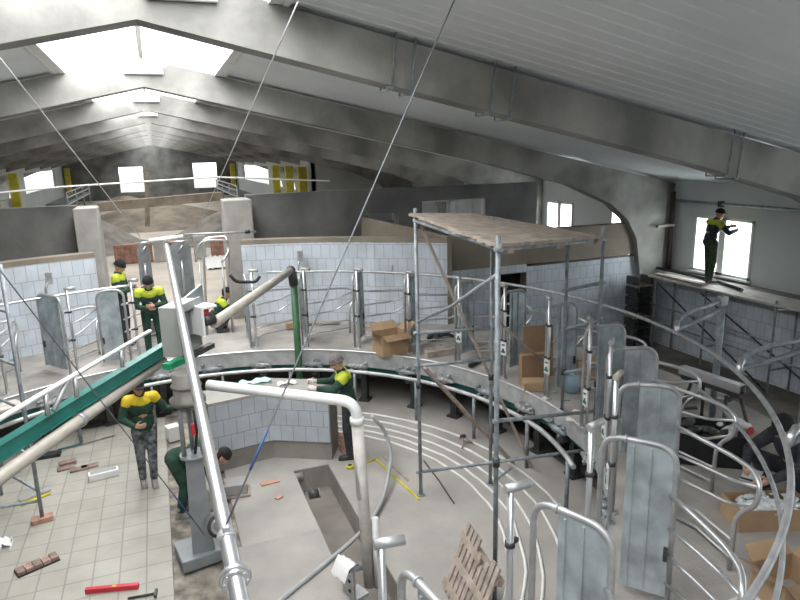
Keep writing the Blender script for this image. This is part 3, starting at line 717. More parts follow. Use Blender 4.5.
# ---------------------------------------------------------------- people
def frame_from(fwd, up):
    y = Vector(fwd).normalized(); x = y.cross(Vector(up)).normalized(); z = x.cross(y)
    return Matrix((x, y, z)).transposed()
def hand(m, wrist, d, pn, side, curl=0.5):
    # palm, four unequal bent fingers, a thumb from the side of the palm
    d = Vector(d).normalized(); pn = Vector(pn); pn = (pn - d * pn.dot(d)).normalized(); w = d.cross(pn) * side
    wrist = Vector(wrist); R = Matrix((w, d, pn)).transposed()
    m.cone(wrist - d * .02, wrist + d * .02, .024, .026, 8)
    m.ball(wrist + d * .055, .045, (.92, 1.1, .42), R, 10, 7)
    for k, (off, L) in enumerate(((.030, .070), (.010, .080), (-.010, .074), (-.029, .058))):
        p = wrist + d * .085 + w * off; ang = 0; a = p
        for j, f in enumerate((.45, .32, .23)):
            ang += curl * (0.6 + .25 * j)
            v = d * math.cos(ang) + pn * math.sin(ang) + w * off * .6
            b = a + v.normalized() * L * f * 1.1
            m.cone(a, b, .0098 - .0008 * j, .0092 - .0008 * j, 7); a = b
    a = wrist + d * .03 + w * .036; v1 = (d * .7 + w * .75 + pn * .25).normalized(); b = a + v1 * .036
    c = b + (d * .9 + w * .15 + pn * .45 * (0.5 + curl)).normalized() * .032
    m.cone(a, b, .014, .0115, 7); m.cone(b, c, .0112, .0095, 7)
STAND = dict(pelvis=(0, 0, .96), chest=(0, .0, 1.28), neck=(0, -.005, 1.47), head=(0, .03, 1.615), look=(0, 1, 0),
             shR=(.185, 0, 1.41), shL=(-.185, 0, 1.41), elR=(.25, -.03, 1.13), elL=(-.25, -.03, 1.13), wrR=(.24, .10, .90), wrL=(-.24, .10, .90),
             hipR=(.095, 0, .93), hipL=(-.095, 0, .93), knR=(.11, .03, .51), knL=(-.11, .03, .51), anR=(.115, 0, .095), anL=(-.115, 0, .095),
             hdR=None, hdL=None, pnR=None, pnL=None, curl=.6, toeR=(0, 1, 0), toeL=(0, 1, 0))
def person(label, loc, heading, pose, jacket, yoke, trousers, shoes, head='cap', headmat=None, gloves=False, scale=1.0):
    J = dict(STAND); J.update(pose)
    Rz = Matrix.Rotation(math.radians(heading), 3, 'Z')
    org = Vector(loc)
    t = thing('person', label, 'person', org, None)
    def w(v): return org + (Rz @ (Vector(v) * scale))
    def wd(v): return Rz @ Vector(v)
    P = {k: w(v) for k, v in J.items() if k not in ('look', 'hdR', 'hdL', 'pnR', 'pnL', 'curl', 'toeR', 'toeL')}
    s = scale
    look = wd(J['look']).normalized(); spine = (P['neck'] - P['pelvis']).normalized()
    upv = (Vector((0, 0, 1)) * .6 + spine * .4) if abs(look.z) < .9 else spine
    HR = frame_from(look, upv); hc = P['head']
    right = (P['shR'] - P['shL']).normalized(); fw = spine.cross(right); fw.normalize()
    TR = Matrix((right, spine.cross(right), spine)).transposed()
    def H(x, y, z): return hc + HR @ (Vector((x, y, z)) * s)
    b = MB()
    # torso and limbs of the body
    b.ball(P['pelvis'], .13 * s, (1.15, .8, .9), TR); b.ball(P['chest'], .15 * s, (1.05, .72, 1.1), TR)
    b.cone(P['pelvis'], P['chest'], .115 * s, .12 * s); b.cone(P['shR'], P['shL'], .055 * s, .055 * s)
    b.cone(P['chest'], P['neck'], .1 * s, .055 * s); b.cone(P['neck'], hc - look * .012 * s + (P['neck'] - hc) * .3, .052 * s, .052 * s)
    for S_ in 'RL':
        b.cone(P['sh' + S_], P['el' + S_], .048 * s, .038 * s); b.cone(P['el' + S_], P['wr' + S_], .037 * s, .025 * s)
        b.cone(P['hip' + S_], P['kn' + S_], .078 * s, .052 * s); b.cone(P['kn' + S_], P['an' + S_], .05 * s, .036 * s)
        d = wd(J['hd' + S_]) if J['hd' + S_] else (P['wr' + S_] - P['el' + S_])
        pn = wd(J['pn' + S_]) if J['pn' + S_] else (-right if S_ == 'R' else right)
        hand(b, P['wr' + S_], d, pn, 1 if S_ == 'R' else -1, J['curl'])
        tv = wd(J['toe' + S_]).normalized()
        b.cone(P['an' + S_] - Vector((0, 0, .05 * s)), P['an' + S_] + tv * .12 * s - Vector((0, 0, .06 * s)), .033 * s, .028 * s)
    # head: skull, jaw, nose, lips, brow, ears
    b.ball(H(0, -.005, .025), .1 * s, (.80, .98, 1.02), HR); b.ball(H(0, .022, -.045), .07 * s, (.86, .95, 1.05), HR)
    b.ball(H(0, .06, -.088), .028 * s, (1, .8, .8), HR)
    b.cone(H(0, .088, .012), H(0, .112, -.022), .011 * s, .0165 * s, 8); b.ball(H(.012, .098, -.026), .011 * s); b.ball(H(-.012, .098, -.026), .011 * s)
    b.ball(H(0, .082, -.058), .021 * s, (1.15, .6, .45), HR); b.ball(H(0, .080, -.069), .018 * s, (1.1, .6, .5), HR)
    b.cone(H(-.042, .074, .032), H(.042, .074, .032), .013 * s, .013 * s, 8)
    for q in (-1, 1): b.ball(H(.082 * q, -.008, -.01), .03 * s, (.42, .75, 1.1), HR); b.ball(H(.045 * q, .062, -.02), .026 * s)
    b.build('body', SKIN, t, remesh=.0075, smooth_it=2)
    e = MB()
    for q in (-1, 1): e.ball(H(.032 * q, .0815, .012), .0125 * s, (1.15, .6, .7), HR, 8, 6)
    tag(e.build('eyes', WHITE, t), 'pair of eyes'); 
    e = MB()
    for q in (-1, 1): e.ball(H(.032 * q, .0875, .012), .006 * s, (1, .6, 1), HR, 8, 6); e.cone(H(.018 * q, .090, .032), H(.05 * q, .081, .034), .0045 * s, .003 * s, 6)
    e.build('brows_and_pupils', HAIR, t)
    # head wear
    hm = headmat or BLKC
    c = MB()
    def capshell(z0, grow, zs=1.0):
        vs = []; nu, nv = 20, 8
        for j in range(nv + 1):
            be = (PI * .56) * j / nv
            for i in range(nu):
                a = 2 * PI * i / nu
                vs.append(H(math.sin(be) * math.cos(a) * (.080 + grow), -.008 + math.sin(be) * math.sin(a) * (.099 + grow), z0 + math.cos(be) * (.085 + grow) * zs))
        c.add(vs, [(j * nu + i, (j + 1) * nu + i, (j + 1) * nu + (i + 1) % nu, j * nu + (i + 1) % nu) for j in range(nv) for i in range(nu)], True)
    if head == 'beanie':
        capshell(.046, .016, 1.1)
        c.tube([H(.097 * math.cos(a), -.008 + .115 * math.sin(a), .035) for a in [2 * PI * i / 20 for i in range(20)]], .012 * s, 6, closed=True)
        c.build('knit_cap', hm, t)
    elif head == 'cap':
        capshell(.044, .014, 1.05)
        pk = [(-.07, .075), (-.062, .135), (-.03, .168), (0, .176), (.03, .168), (.062, .135), (.07, .075)]
        c.add([H(x, y, .046) for x, y in pk] + [H(x, y, .054) for x, y in pk], [tuple(range(7)), tuple(range(13, 6, -1))] + [(i, (i + 1) % 7, 7 + (i + 1) % 7, 7 + i) for i in range(7)])
        c.build('peaked_cap', hm, t)
    else:
        capshell(.045, .010, 1.05); 
        c.ball(H(0, -.045, .0), .085 * s, (.95, .75, 1.0), HR)
        c.build('hair', HAIR, t)
    # jacket
    k = MB()
    k.ball(P['chest'], .168 * s, (1.08, .80, 1.15), TR); k.ball(lerp(P['pelvis'], P['chest'], .35), .15 * s, (1.1, .86, 1.2), TR)
    k.ball(lerp(P['pelvis'], P['chest'], .02), .15 * s, (1.14, .86, .8), TR)
    k.cone(P['shR'], P['shL'], .075 * s, .075 * s); k.cone(P['chest'], lerp(P['chest'], P['neck'], .9), .13 * s, .07 * s)
    k.tube([P['neck'] - spine * .02 * s, P['neck'] + (hc - P['neck']).normalized() * .045 * s], [.078 * s, .068 * s], 14)
    for S_ in 'RL':
        k.cone(P['sh' + S_], P['el' + S_], .074 * s, .058 * s); k.cone(P['el' + S_], lerp(P['el' + S_], P['wr' + S_], .93), .057 * s, .044 * s)
    k.build('jacket', jacket, t, remesh=.011, smooth_it=3)
    if yoke:
        y = MB(); 
        y.cone(P['shR'], P['shL'], .083 * s, .083 * s); y.ball(lerp(P['chest'], P['neck'], .42), .158 * s, (1.05, .86, .72), TR)
        for S_ in 'RL': y.cone(P['sh' + S_], lerp(P['sh' + S_], P['el' + S_], .18), .084 * s, .080 * s)
        y.build('shoulder_yoke', yoke, t, remesh=.011, smooth_it=3)
    # trousers
    q = MB(); q.ball(P['pelvis'], .142 * s, (1.16, .88, .9), TR)
    for S_ in 'RL':
        q.cone(P['hip' + S_], P['kn' + S_], .098 * s, .073 * s); q.cone(P['kn' + S_], lerp(P['kn' + S_], P['an' + S_], .93), .071 * s, .058 * s)
        q.cone(P['pelvis'], P['hip' + S_], .11 * s, .098 * s)
    q.build('trousers', trousers, t, remesh=.011, smooth_it=3)
    for S_ in 'RL':
        f = MB(); tv = wd(J['toe' + S_]).normalized(); a = P['an' + S_]
        FR = frame_from(tv, (0, 0, 1) if abs(tv.z) < .9 else spine); dn = FR @ Vector((0, 0, -1))
        f.cone(a + dn * -.05 * s, a + dn * .03 * s, .052 * s, .05 * s); f.cone(a + dn * .045 * s - tv * .035 * s, a + tv * .14 * s + dn * .055 * s, .046 * s, .04 * s)
        f.box(a + tv * .05 * s + dn * .08 * s, (.085 * s, .27 * s, .026 * s), rot=FR)
        f.build('boot', shoes, t, remesh=.009, smooth_it=2)
    if gloves:
        for S_ in 'RL':
            g = MB(); d = wd(J['hd' + S_]) if J['hd' + S_] else (P['wr' + S_] - P['el' + S_]); d.normalize()
            g.cone(P['wr' + S_] - d * .03, P['wr' + S_] + d * .03, .036 * s, .04 * s); g.ball(P['wr' + S_] + d * .06, .052 * s); g.ball(P['wr' + S_] + d * .11, .042 * s)
            g.build('glove', gloves, t, remesh=.009, smooth_it=1)
    return t
# worker on the tiled floor, camouflage trousers, facing the camera
p = at(148, 486, z=0)
person('person in green jacket with yellow shoulders and camouflage trousers standing on the tiled floor', (p.x + .04, p.y + .08, 0), 188,
       dict(head=(0.02, .04, 1.60), look=(-.1, 1, -.15), elR=(.30, .02, 1.14), wrR=(.14, .22, 1.06), elL=(-.34, .04, 1.18), wrL=(-.47, .20, 1.22), hdR=(-1, .35, 0), pnR=(0, -1, 0), hdL=(-.9, .3, .2),
            knR=(.10, .03, .52), knL=(-.07, .07, .51), anR=(.10, -.02, .095), anL=(-.05, .06, .095)), GREENC, YELC, CAMO, BOOTG, 'cap', BLKC, scale=.955)
# worker in the pit at the tiled counter, profile to the left
p = at(349, 457, z=0)
person('person in green jacket and grey knit cap working at the tiled counter', (p.x + .02, p.y + .03, 0), 78,
       dict(pelvis=(0, -.02, .95), chest=(0, .03, 1.26), neck=(0, .07, 1.44), head=(0, .13, 1.57), look=(.1, 1, -.35), shR=(.18, .05, 1.38), shL=(-.18, .05, 1.38),
            elR=(.24, .22, 1.20), wrR=(.18, .46, 1.24), elL=(-.24, .22, 1.22), wrL=(-.16, .46, 1.24), anR=(.13, -.12, .095), knR=(.12, -.03, .50)), GREENC, HIVIS, NAVYC, BOOT, 'beanie', GREYC, gloves=GLOVE)
# bending worker behind the pedestal
p = at(180, 512, z=0)
person('person in dark green bent double behind the central pedestal, black haired head to the right', (p.x + .10, p.y + .12, -.06), -98,
       dict(pelvis=(0, -.10, .80), chest=(0, .22, .87), neck=(0, .40, .82), head=(0, .53, .74), look=(0, .6, -.8), shR=(.18, .33, .83), shL=(-.18, .33, .83),
            elR=(.24, .38, .54), wrR=(.18, .44, .30), elL=(-.24, .38, .54), wrL=(-.18, .44, .30), hipR=(.1, -.1, .80), hipL=(-.1, -.1, .80), knR=(.16, .02, .46), knL=(-.16, .06, .46), anR=(.20, -.06, .095), anL=(-.20, -.04, .095)),
       GREENC, HIVIS, GREENC, BOOTG, 'hair')
# far left worker reading papers
p = at(126, 348, z=1.06)
far_reader = person('person in black knit cap reading papers at the left of the entrance', (p.x, p.y + .3, 1.05), -104,
       dict(look=(0, 1, -.5), head=(0, .05, 1.60), elR=(.25, .06, 1.14), wrR=(.11, .28, 1.16), elL=(-.25, .06, 1.14), wrL=(-.11, .28, 1.16), hdR=(-.2, 1, .1), hdL=(.2, 1, .1), pnR=(0, 0, 1), pnL=(0, 0, 1), curl=.3), GREENC, HIVIS, NAVYC, BOOT, 'beanie', BLKC)
# hunched worker leaning on the rail
p = at(147, 356, z=1.06)
person('person in black knit cap with folded arms facing the camera beside the control box', (p.x + .16, p.y - .05, 1.05), 186,
       dict(pelvis=(0, -.04, .90), chest=(0, .02, 1.20), neck=(0, .06, 1.38), head=(0, .12, 1.50), look=(.05, 1, -.35), shR=(.2, .04, 1.32), shL=(-.2, .04, 1.32),
            elR=(.27, .08, 1.06), wrR=(.06, .25, 1.03), elL=(-.27, .08, 1.06), wrL=(-.06, .27, 1.08), hdR=(-1, .1, 0), hdL=(1, .1, 0)), GREENC, HIVIS, GREENC, BOOT, 'beanie', BLKC, scale=.96)
# crouching worker right of the entrance
p = at(222, 326, z=1.06)
person('person in yellow shouldered jacket crouching on the deck at the right of the entrance', (p.x - .08, p.y - .35, 1.05), -88,
       dict(pelvis=(0, -.14, .27), chest=(0, .05, .55), neck=(0, .15, .70), head=(0, .22, .83), look=(0, 1, -.2), shR=(.18, .1, .65), shL=(-.18, .1, .65),
            elR=(.26, .25, .44), wrR=(.14, .42, .50), elL=(-.26, .25, .44), wrL=(-.14, .42, .50), hipR=(.1, -.12, .25), hipL=(-.1, -.12, .25), knR=(.2, .27, .46), knL=(-.2, .27, .46), anR=(.17, .0, .095), anL=(-.17, .0, .095)), GREENC, HIVIS, NAVYC, BOOT, 'hair', scale=.98)
# worker on the window scaffold
SZ = 1.62
p = at(716, 277, z=SZ)
person('person in dark jacket and green trousers standing on the plank scaffold working at the window', (11.72, 10.95, SZ), -102,
       dict(pelvis=(0, -.05, .95), chest=(0, .02, 1.26), neck=(0, .08, 1.44), head=(0, .16, 1.56), look=(0, 1, -.25), shR=(.18, .05, 1.38), shL=(-.18, .05, 1.38),
            elR=(.24, .25, 1.16), wrR=(.12, .52, 1.20), elL=(-.23, .28, 1.2), wrL=(-.1, .5, 1.26), knR=(.1, .02, .5), anR=(.12, -.05, .095), anL=(-.10, .05, .095)), NAVYC, HIVIS, GREENT, BOOT, 'cap', BLKC)
# seated worker at the right edge
p = at(782, 520, z=1.06)
person('person in dark clothes and black cap crouching over cardboard boxes at the right edge', (p.x + .38, p.y + .26, 1.05), 96,
       dict(pelvis=(0, -.16, .30), chest=(0, .0, .60), neck=(0, .1, .76), head=(0, .2, .87), look=(0, 1, -.55), shR=(.18, .06, .70), shL=(-.18, .06, .70),
            elR=(.27, .28, .55), wrR=(.14, .52, .48), elL=(-.27, .28, .55), wrL=(-.14, .54, .44), hipR=(.1, -.14, .28), hipL=(-.1, -.14, .28), knR=(.22, .24, .48), knL=(-.22, .24, .48), anR=(.19, .0, .095), anL=(-.19, .0, .095)), NAVYC, None, NAVYC, BOOT, 'cap', BLKC)
# papers in the reader's hands
m = MB(); q = far_reader.location; fwv = Matrix.Rotation(math.radians(-104), 3, 'Z') @ Vector((0, 1, 0)); rt = Matrix.Rotation(math.radians(-104), 3, 'Z') @ Vector((1, 0, 0))
m.box(q + fwv * .44 + Vector((0, 0, 1.20)), (.30, .21, .012), rot=Matrix.Rotation(math.radians(-104), 3, 'Z') @ Matrix.Rotation(.5, 3, 'X'))
single(m, 'papers', WHITE, 'sheaf of white papers held by the person at the left of the entrance', 'papers')
# ---------------------------------------------------------------- centre column with control box
PCX, PCY = 0.10, 7.25
t = thing('centre_column', 'grey steel pedestal and rotary joint in the middle of the ring, with a pipe head on top', 'pedestal', (PCX, PCY, 0))
m = MB(); m.cbox((PCX, PCY + .05, .06), (.60, .48, .15), .012, rz=.18); m.build('base_block', PEDM, t)
m = MB(); hb, ht = .125, .095; m.add([(PCX + sx * h_, PCY + sy * h_, z_) for h_, z_ in ((hb, .13), (ht, 1.33)) for sx, sy in ((-1, -1), (1, -1), (1, 1), (-1, 1))], [(0, 1, 5, 4), (1, 2, 6, 5), (2, 3, 7, 6), (3, 0, 4, 7), (4, 5, 6, 7), (3, 2, 1, 0)]); m.build('pillar', PEDM, t)
MB().tube([(PCX, PCY, 1.33), (PCX, PCY, 1.365)], .155, 20).build('flange', PEDM, t)
for dx, dy in ((-.10, -.05), (.11, .03), (0, .13)): MB().tube([(PCX + dx, PCY + dy, 1.36), (PCX + dx, PCY + dy, 2.03)], .028, 10).build('stay', PEDM, t)
m = MB(); m.tube([(PCX, PCY, 2.0), (PCX, PCY, 2.05), (PCX, PCY, 2.05), (PCX, PCY, 2.36)], [.20, .20, .15, .15], 20); m.ring((PCX, PCY, 2.2), (0, 0, 1), .155, .02, 20); m.build('rotary_joint', mat('dull_cast_iron', (.20, .19, .17), .6, .4), t)
m = MB(); m.tube([(PCX + .05, PCY - .16, 1.95), (PCX + .06, PCY - .17, 1.7), (PCX + .02, PCY - .1, 1.4)], .018, 6); m.tube([(PCX + .12, PCY - .1, 1.98), (PCX + .16, PCY - .13, 1.7), (PCX + .1, PCY - .1, 1.38)], .014, 6); m.build('cable', BLACK, t)
m = MB(); m.cbox((PCX + .03, PCY - .15, 1.72), (.06, .05, .14), .01); tag(m.build('valve', REDP, t), 'small red valve')
m = MB(); m.tube([(PCX + .14, PCY - .10, .50), (PCX + .20, PCY - .32, .56)], .11, 18); m.ball((PCX + .205, PCY - .33, .565), .08, (1, .6, 1)); ph = m.build('pump_head', STEEL, t); m = MB(); m.ring((PCX + .20, PCY - .31, .555), (.25, -.9, .25), .125, .022, 24, 7); tag(m.build('pump_ring', DARKM, ph), 'dark ring')
m = MB(); m.bar(at(166, 367, z=2.40), at(182, 360, z=2.40), .10, .07); tag(m.build('channel', BRTGRN, t), 'bright green channel')
m = MB(); m.bar(at(182, 360, z=2.40), at(212, 345, z=2.40), .08, .06); m.build('arm', DARKM, t)  # rest of the green channel, its shadow put into the dark colour
# control box
f0 = at(158, 308, y=7.75); U = Vector((.86, -.5, 0)); V = Vector((.5, .86, 0)); bz = f0.z
t = thing('control_box', 'large light grey open fronted control box mounted over the centre of the ring', 'control box', (f0.x, f0.y, bz - .60))
RB = Matrix((U, V, Vector((0, 0, 1)))).transposed()
def bb(mb, u0, u1, v0, v1, z0, z1):
    mb.box(f0 + U * (u0 + u1) / 2 + V * (v0 + v1) / 2 + Vector((0, 0, (z0 + z1) / 2 - .0)), (u1 - u0, v1 - v0, z1 - z0), rot=RB); return mb
h = MB(); bb(h, 0, .24, 0, .03, -.60, 0); bb(h, 0, .03, .03, .5, -.60, 0); bb(h, 0, .24, .5, .53, -.60, 0); bb(h, .03, .24, .03, .5, -.03, 0); bb(h, .03, .24, .03, .5, -.60, -.57)
h.build('housing', GREYBOX, t)
for k in range(3): bb(MB(), .05, .2, .08 + .14 * k, .18 + .14 * k, -.42, -.12).build('terminal_block', PEDM if k % 2 else GALV, t)
bb(MB(), .24, .26, -.02, .55, -.08, .02).build('lip', GREYBOX, t)
lid = MB(); a, b, c, d = at(178, 303, y=8.1), at(201, 284, y=8.6), at(204, 306, y=8.6), at(182, 322, y=8.1)
n = (b - a).cross(c - a).normalized() * .012
lid.add([a - n, b - n, c - n, d - n, a + n, b + n, c + n, d + n], [(0, 1, 2, 3), (7, 6, 5, 4), (0, 4, 5, 1), (1, 5, 6, 2), (2, 6, 7, 3), (3, 7, 4, 0)]); tag(lid.build('lid', GALVP, t), 'grey raised lid sheet')
st = MB(); st.tube([(f0.x + .2, f0.y + .2, 2.36), (f0.x + .2, f0.y + .2, bz - .6)], .05, 10); st.build('bracket', PEDM, t)
# white motor bracket right of the box
c0 = at(203, 320, y=7.9)
t = thing('motor_bracket', 'white folded bracket with a red and dark motor right of the control box', 'motor', (c0.x, c0.y, c0.z - .2))
m = MB(); R = Matrix.Rotation(.5, 3, 'Z'); m.box(c0 + Vector((-.06, 0, 0)), (.03, .25, .36), rot=R); m.box(c0 + Vector((.03, .06, .16)), (.2, .25, .025), rot=R); m.build('plate', WHITE, t)
m = MB(); m.tube([c0 + Vector((.0, -.06, .0)), c0 + Vector((.12, .02, .0))], .07, 14); m.build('motor', DARKM, t)
m = MB(); m.cbox(c0 + Vector((.04, .02, .1)), (.08, .08, .08), .01); tag(m.build('switch', REDP, t), 'small red switch')
# bridge of beam, handrail and pipe towards the lower left
t = thing('bridge_beam', 'teal green steel beam running from the centre to the lower left edge', 'beam', at(60, 415, z=2.4))
MB().bar(at(-90, 507, z=2.46), at(170, 345, z=2.46), .08, .12).build('web', TEAL, t)
m = MB(); a, b = at(-90, 507, z=2.46), at(170, 345, z=2.46); m.bar(a + Vector((0, 0, .06)), b + Vector((0, 0, .06)), .10, .012); m.bar(a - Vector((0, 0, .06)), b - Vector((0, 0, .06)), .10, .012); m.build('flange', TEAL, t)
t = thing('bridge_handrail', 'thin white handrail on short struts above the teal green beam', 'handrail', at(60, 385, z=2.5))
a, b = at(-90, 471, z=2.76), at(150, 331, z=2.76)
MB().tube([a, b], .023, 10).build('rail', PVC, t)
for u in (.42, .55, .80):
    q = lerp(a, b, u); MB().tube([q, q - Vector((0, 0, .2)) + Vector((.0, -.05, 0))], .022, 8).build('strut', GALV, t)
m = MB(); q = lerp(a, b, .52); m.tube([q, lerp(a, b, .44) - Vector((0, 0, .2))], .022, 8); m.build('strut', GALV, t)
t = thing('bridge_pipe', 'thick beige pipe sloping to the lower left in front of the teal beam', 'pipe', at(60, 437, z=2.3))
a, b = at(-70, 527, z=2.31), at(163, 361, z=2.31)
MB().tube([a, b], .058, 14).build('pipe', TANPIPE, t)
q = lerp(a, b, .495); dr = (b - a).normalized(); MB().tube([q, q + dr * .05], .07, 14).build('clamp', GALV, t)
t = thing('radial_pipe', 'beige pipe rising from the centre to the top of the green post', 'pipe', at(250, 297, y=9.8))
MB().tube([at(214, 323, y=7.9), at(290, 271, y=11.62)], .068, 14).build('pipe', TANPIPE, t)
m = MB(); e = at(290, 271, y=11.62); m.tube([e, e + (e - at(214, 323, y=7.9)).normalized() * .1], .085, 12); m.build('coupling', DARKM, t)
g0, g1 = at(299.5, 374, y=11.6), at(291, 272, y=11.6)
t = thing('green_post', 'green painted post standing at the inner rim of the platform', 'post', (g0.x, g0.y, 0))
MB().tube([(g0.x - .0, g0.y, 0), (g0.x, g0.y, g1.z - .25)], .068, 12).build('pole', GREENP, t)
MB().tube([(g0.x, g0.y, g1.z - .25), (g0.x - .02, g0.y, g1.z + .0)], .085, 12).build('collar', DARKM, t)
# long bright pipe hung on ropes
a, b = at(248, 640, y=2.6), at(166.5, 246, y=11)
t = thing('hung_pipe', 'long bright steel pipe running from the bottom edge up to the entrance', 'pipe', lerp(a, b, .5))
MB().tube([a, b], .045, 16).build('pipe', STEEL, t)
d = (b - a).normalized()
q = at(239, 577, y=lerp(2.6, 11, .05)); q = a + d * ((q - a).dot(d))
m = MB(); m.tube([q - d * .035, q + d * .035], .068, 20); m.ring(q, d, .072, .014, 24, 6)
for k in range(8):
    an = k * PI / 4; x = d.orthogonal().normalized(); y = d.cross(x); c = q + (x * math.cos(an) + y * math.sin(an)) * .060
    m.tube([c - d * .042, c + d * .042], .007, 6)
m.build('flange', STEEL, t)
q2 = q + d * .33; m = MB(); m.tube([q2 - d * .03, q2 + d * .03], .054, 16); m.cbox(q2 + Vector((0, 0, .06)), (.04, .05, .05), .006); m.build('clamp', GALV, t)
m = MB(); m.tube([at(149, 241, y=11), at(183, 236.5, y=11)], .035, 10); tag(m.build('cross_bar', WHITE, t), 'short white cross bar at the far end')
HP = q2 + Vector((0, 0, .08))
# white pipe with elbow
c = at(356, 402, z=2.2); s = at(208, 385, z=2.26)
t = thing('white_pipe', 'white plastic pipe leaving the centre and turning down at an elbow', 'pipe', (c.x, c.y, 0))
pts = fillet([s, c, Vector((c.x + .02, c.y, 1.1))], .17, 8)
MB().tube(pts, .058, 16).build('pipe', PVC, t)
tag(MB().tube([(c.x + .002, c.y, 2.02), (c.x + .07, c.y, 0)], .064, 16).build('lower_pipe', PVCW, t), 'greyish weathered lower length')
MB().tube([(c.x, c.y, 2.03), (c.x, c.y, 1.96)], .074, 16).build('socket', PVC, t)
tag(MB().tube([(c.x + .14, c.y - .06, 0), (c.x + .14, c.y - .06, .86)], .035, 10).build('side_pipe', PVC, t), 'thin white pipe standing beside it')
# ropes and wires
def wire(p, q, label, mt=ROPE, r=.008, strap=None, name='wire_rope', sag=0):
    t = thing(name, label, 'rope', lerp(p, q, .5))
    pts = [lerp(p, q, u / 12) - Vector((0, 0, sag * 4 * (u / 12) * (1 - u / 12))) for u in range(13)]
    MB().tube(pts, r, 6).build('rope', mt, t)
    if strap: tag(MB().tube([lerp(p, q, strap[0]), lerp(p, q, strap[1])], r * 1.5, 6).build('strap', BLUE, t), 'blue ratchet strap')
    return t
wire(at(457, -6, y=4.7), HP, 'dark rope from the roof to the long bright pipe, with a blue strap', ROPE, .0055, (.86, .92))
wire(at(-14, 252, y=5.6), Vector((PCX + .02, PCY - .17, .40)), 'dark guy rope with a blue strap from the upper left down to the pedestal', ROPE, .0055, (.80, .92))
wire(at(0, 58, y=6.75), at(140, 237, y=14.2), 'pale wire from the nearest frame down to the left entrance panel', WIRE, .008)
wire(at(298, 2, y=5.8), at(197, 230, y=14.2), 'pale wire from the nearest frame down to the entrance gate', WIRE, .008)
# entrance panels and gate
def epanel(x, y, w, z1, label):
    t = thing('entrance_baffle', label, 'panel', (x, y, 1.05), 'entrance panels')
    pts = [(-w / 2 - .02, 1.05), (w / 2 + .02, 1.05), (w / 2, z1 - .1), (w / 2 - .06, z1), (-w / 2 + .06, z1), (-w / 2, z1 - .1)]
    P = MB().prism(pts, (x, y, 0), (1, 0, 0), (0, 0, 1), (0, -1, 0), .05).build('panel', GALVD, t)
    MB().tube(fillet([(x, y - .06, 1.9), (x, y - .16, 2.05), (x, y - .16, 2.5), (x, y - .05, 2.62)], .08, 4), .028, 8).build('handle', STEEL, t)
    m = MB(); m.tube([(x - w / 2 - .03, y, z1 + .02), (x + w / 2 + .05, y, z1 + .03)], .02, 8); m.tube([(x - .05, y - .05, z1 - .2), (x + .05, y - .05, z1 - .05)], .016, 6); m.build('top_tube', STEEL, t)
epanel(-.36, 14.05, .24, 3.02, 'narrow grey entrance panel standing left of the long bright pipe end')
epanel(.36, 14.0, .42, 3.0, 'wide dark grey entrance panel right of the long bright pipe end')
t = thing('entrance_gate', 'tall tubular gate frame with a rounded top beside the right entrance pillar', 'gate', (1.1, 13.7, 1.05))
g = [at(204, 300, y=13.6), at(203, 240, y=13.6), at(228, 240, y=13.6), at(230, 300, y=13.6)]
g[0].z = g[3].z = 1.05
MB().tube(fillet(g, .12, 5), .026, 8).build('frame', STEEL, t)
g = [at(196, 262, y=13.9), at(196, 248, y=13.9), at(206, 238, y=13.9), at(226, 236, y=13.9), at(229, 252, y=13.5), at(222, 262, y=13.3)]
MB().tube(fillet(g, .1, 4), .026, 8).build('latch_loop', STEEL, t)
for x0 in (199, 222): 
    q = at(x0, 262, y=13.7); MB().tube([q, (q.x, q.y, 1.05)], .02, 8).build('upright', GALV, t)
t = thing('gate_bar', 'thin level bar with a black coupling crossing in front of the right entrance pillar', 'bar', at(220, 234, y=13.5))
MB().tube([at(184, 234.5, y=13.5), at(256, 231.5, y=13.5)], .02, 8).build('bar', GALV, t)
MB().tube([at(245, 232, y=13.5), at(250, 231.7, y=13.5)], .035, 8).build('coupling', BLACK, t)
single(MB().tube(fillet([at(230, 275, y=11.9), at(236, 282, y=11.9), at(256, 282, y=11.9), at(260, 276, y=11.9)], .1, 4), .03, 8), 'rubber_trough', BLACK, 'black curved rubber piece hanging on the rail left of the beige radial pipe', 'rubber piece')
# brackets on the tiled walls
for i, (px, py, yy, lab) in enumerate(((300, 256, 13.6, 'small grey bracket fixed on the tiled wall above the green post'), (393, 258, 12.95, 'small grey hose bracket fixed on the tiled wall above the open cardboard box'), (49, 278, 13.4, 'small grey bracket fixed on the tiled wall at the left'))):
    p = at(px, py, y=yy)
    t = thing('wall_bracket', lab, 'bracket', (p.x, p.y, p.z - .1), 'brackets on the tiled walls')
    MB().cbox(p, (.11, .12, .22), .01).build('body', GALV, t); MB().tube(fillet([p + Vector((-.02, -.06, -.08)), p + Vector((-.06, -.12, -.14)), p + Vector((-.08, -.1, -.34))], .05, 4), .022, 8).build('pipe', GALV, t)
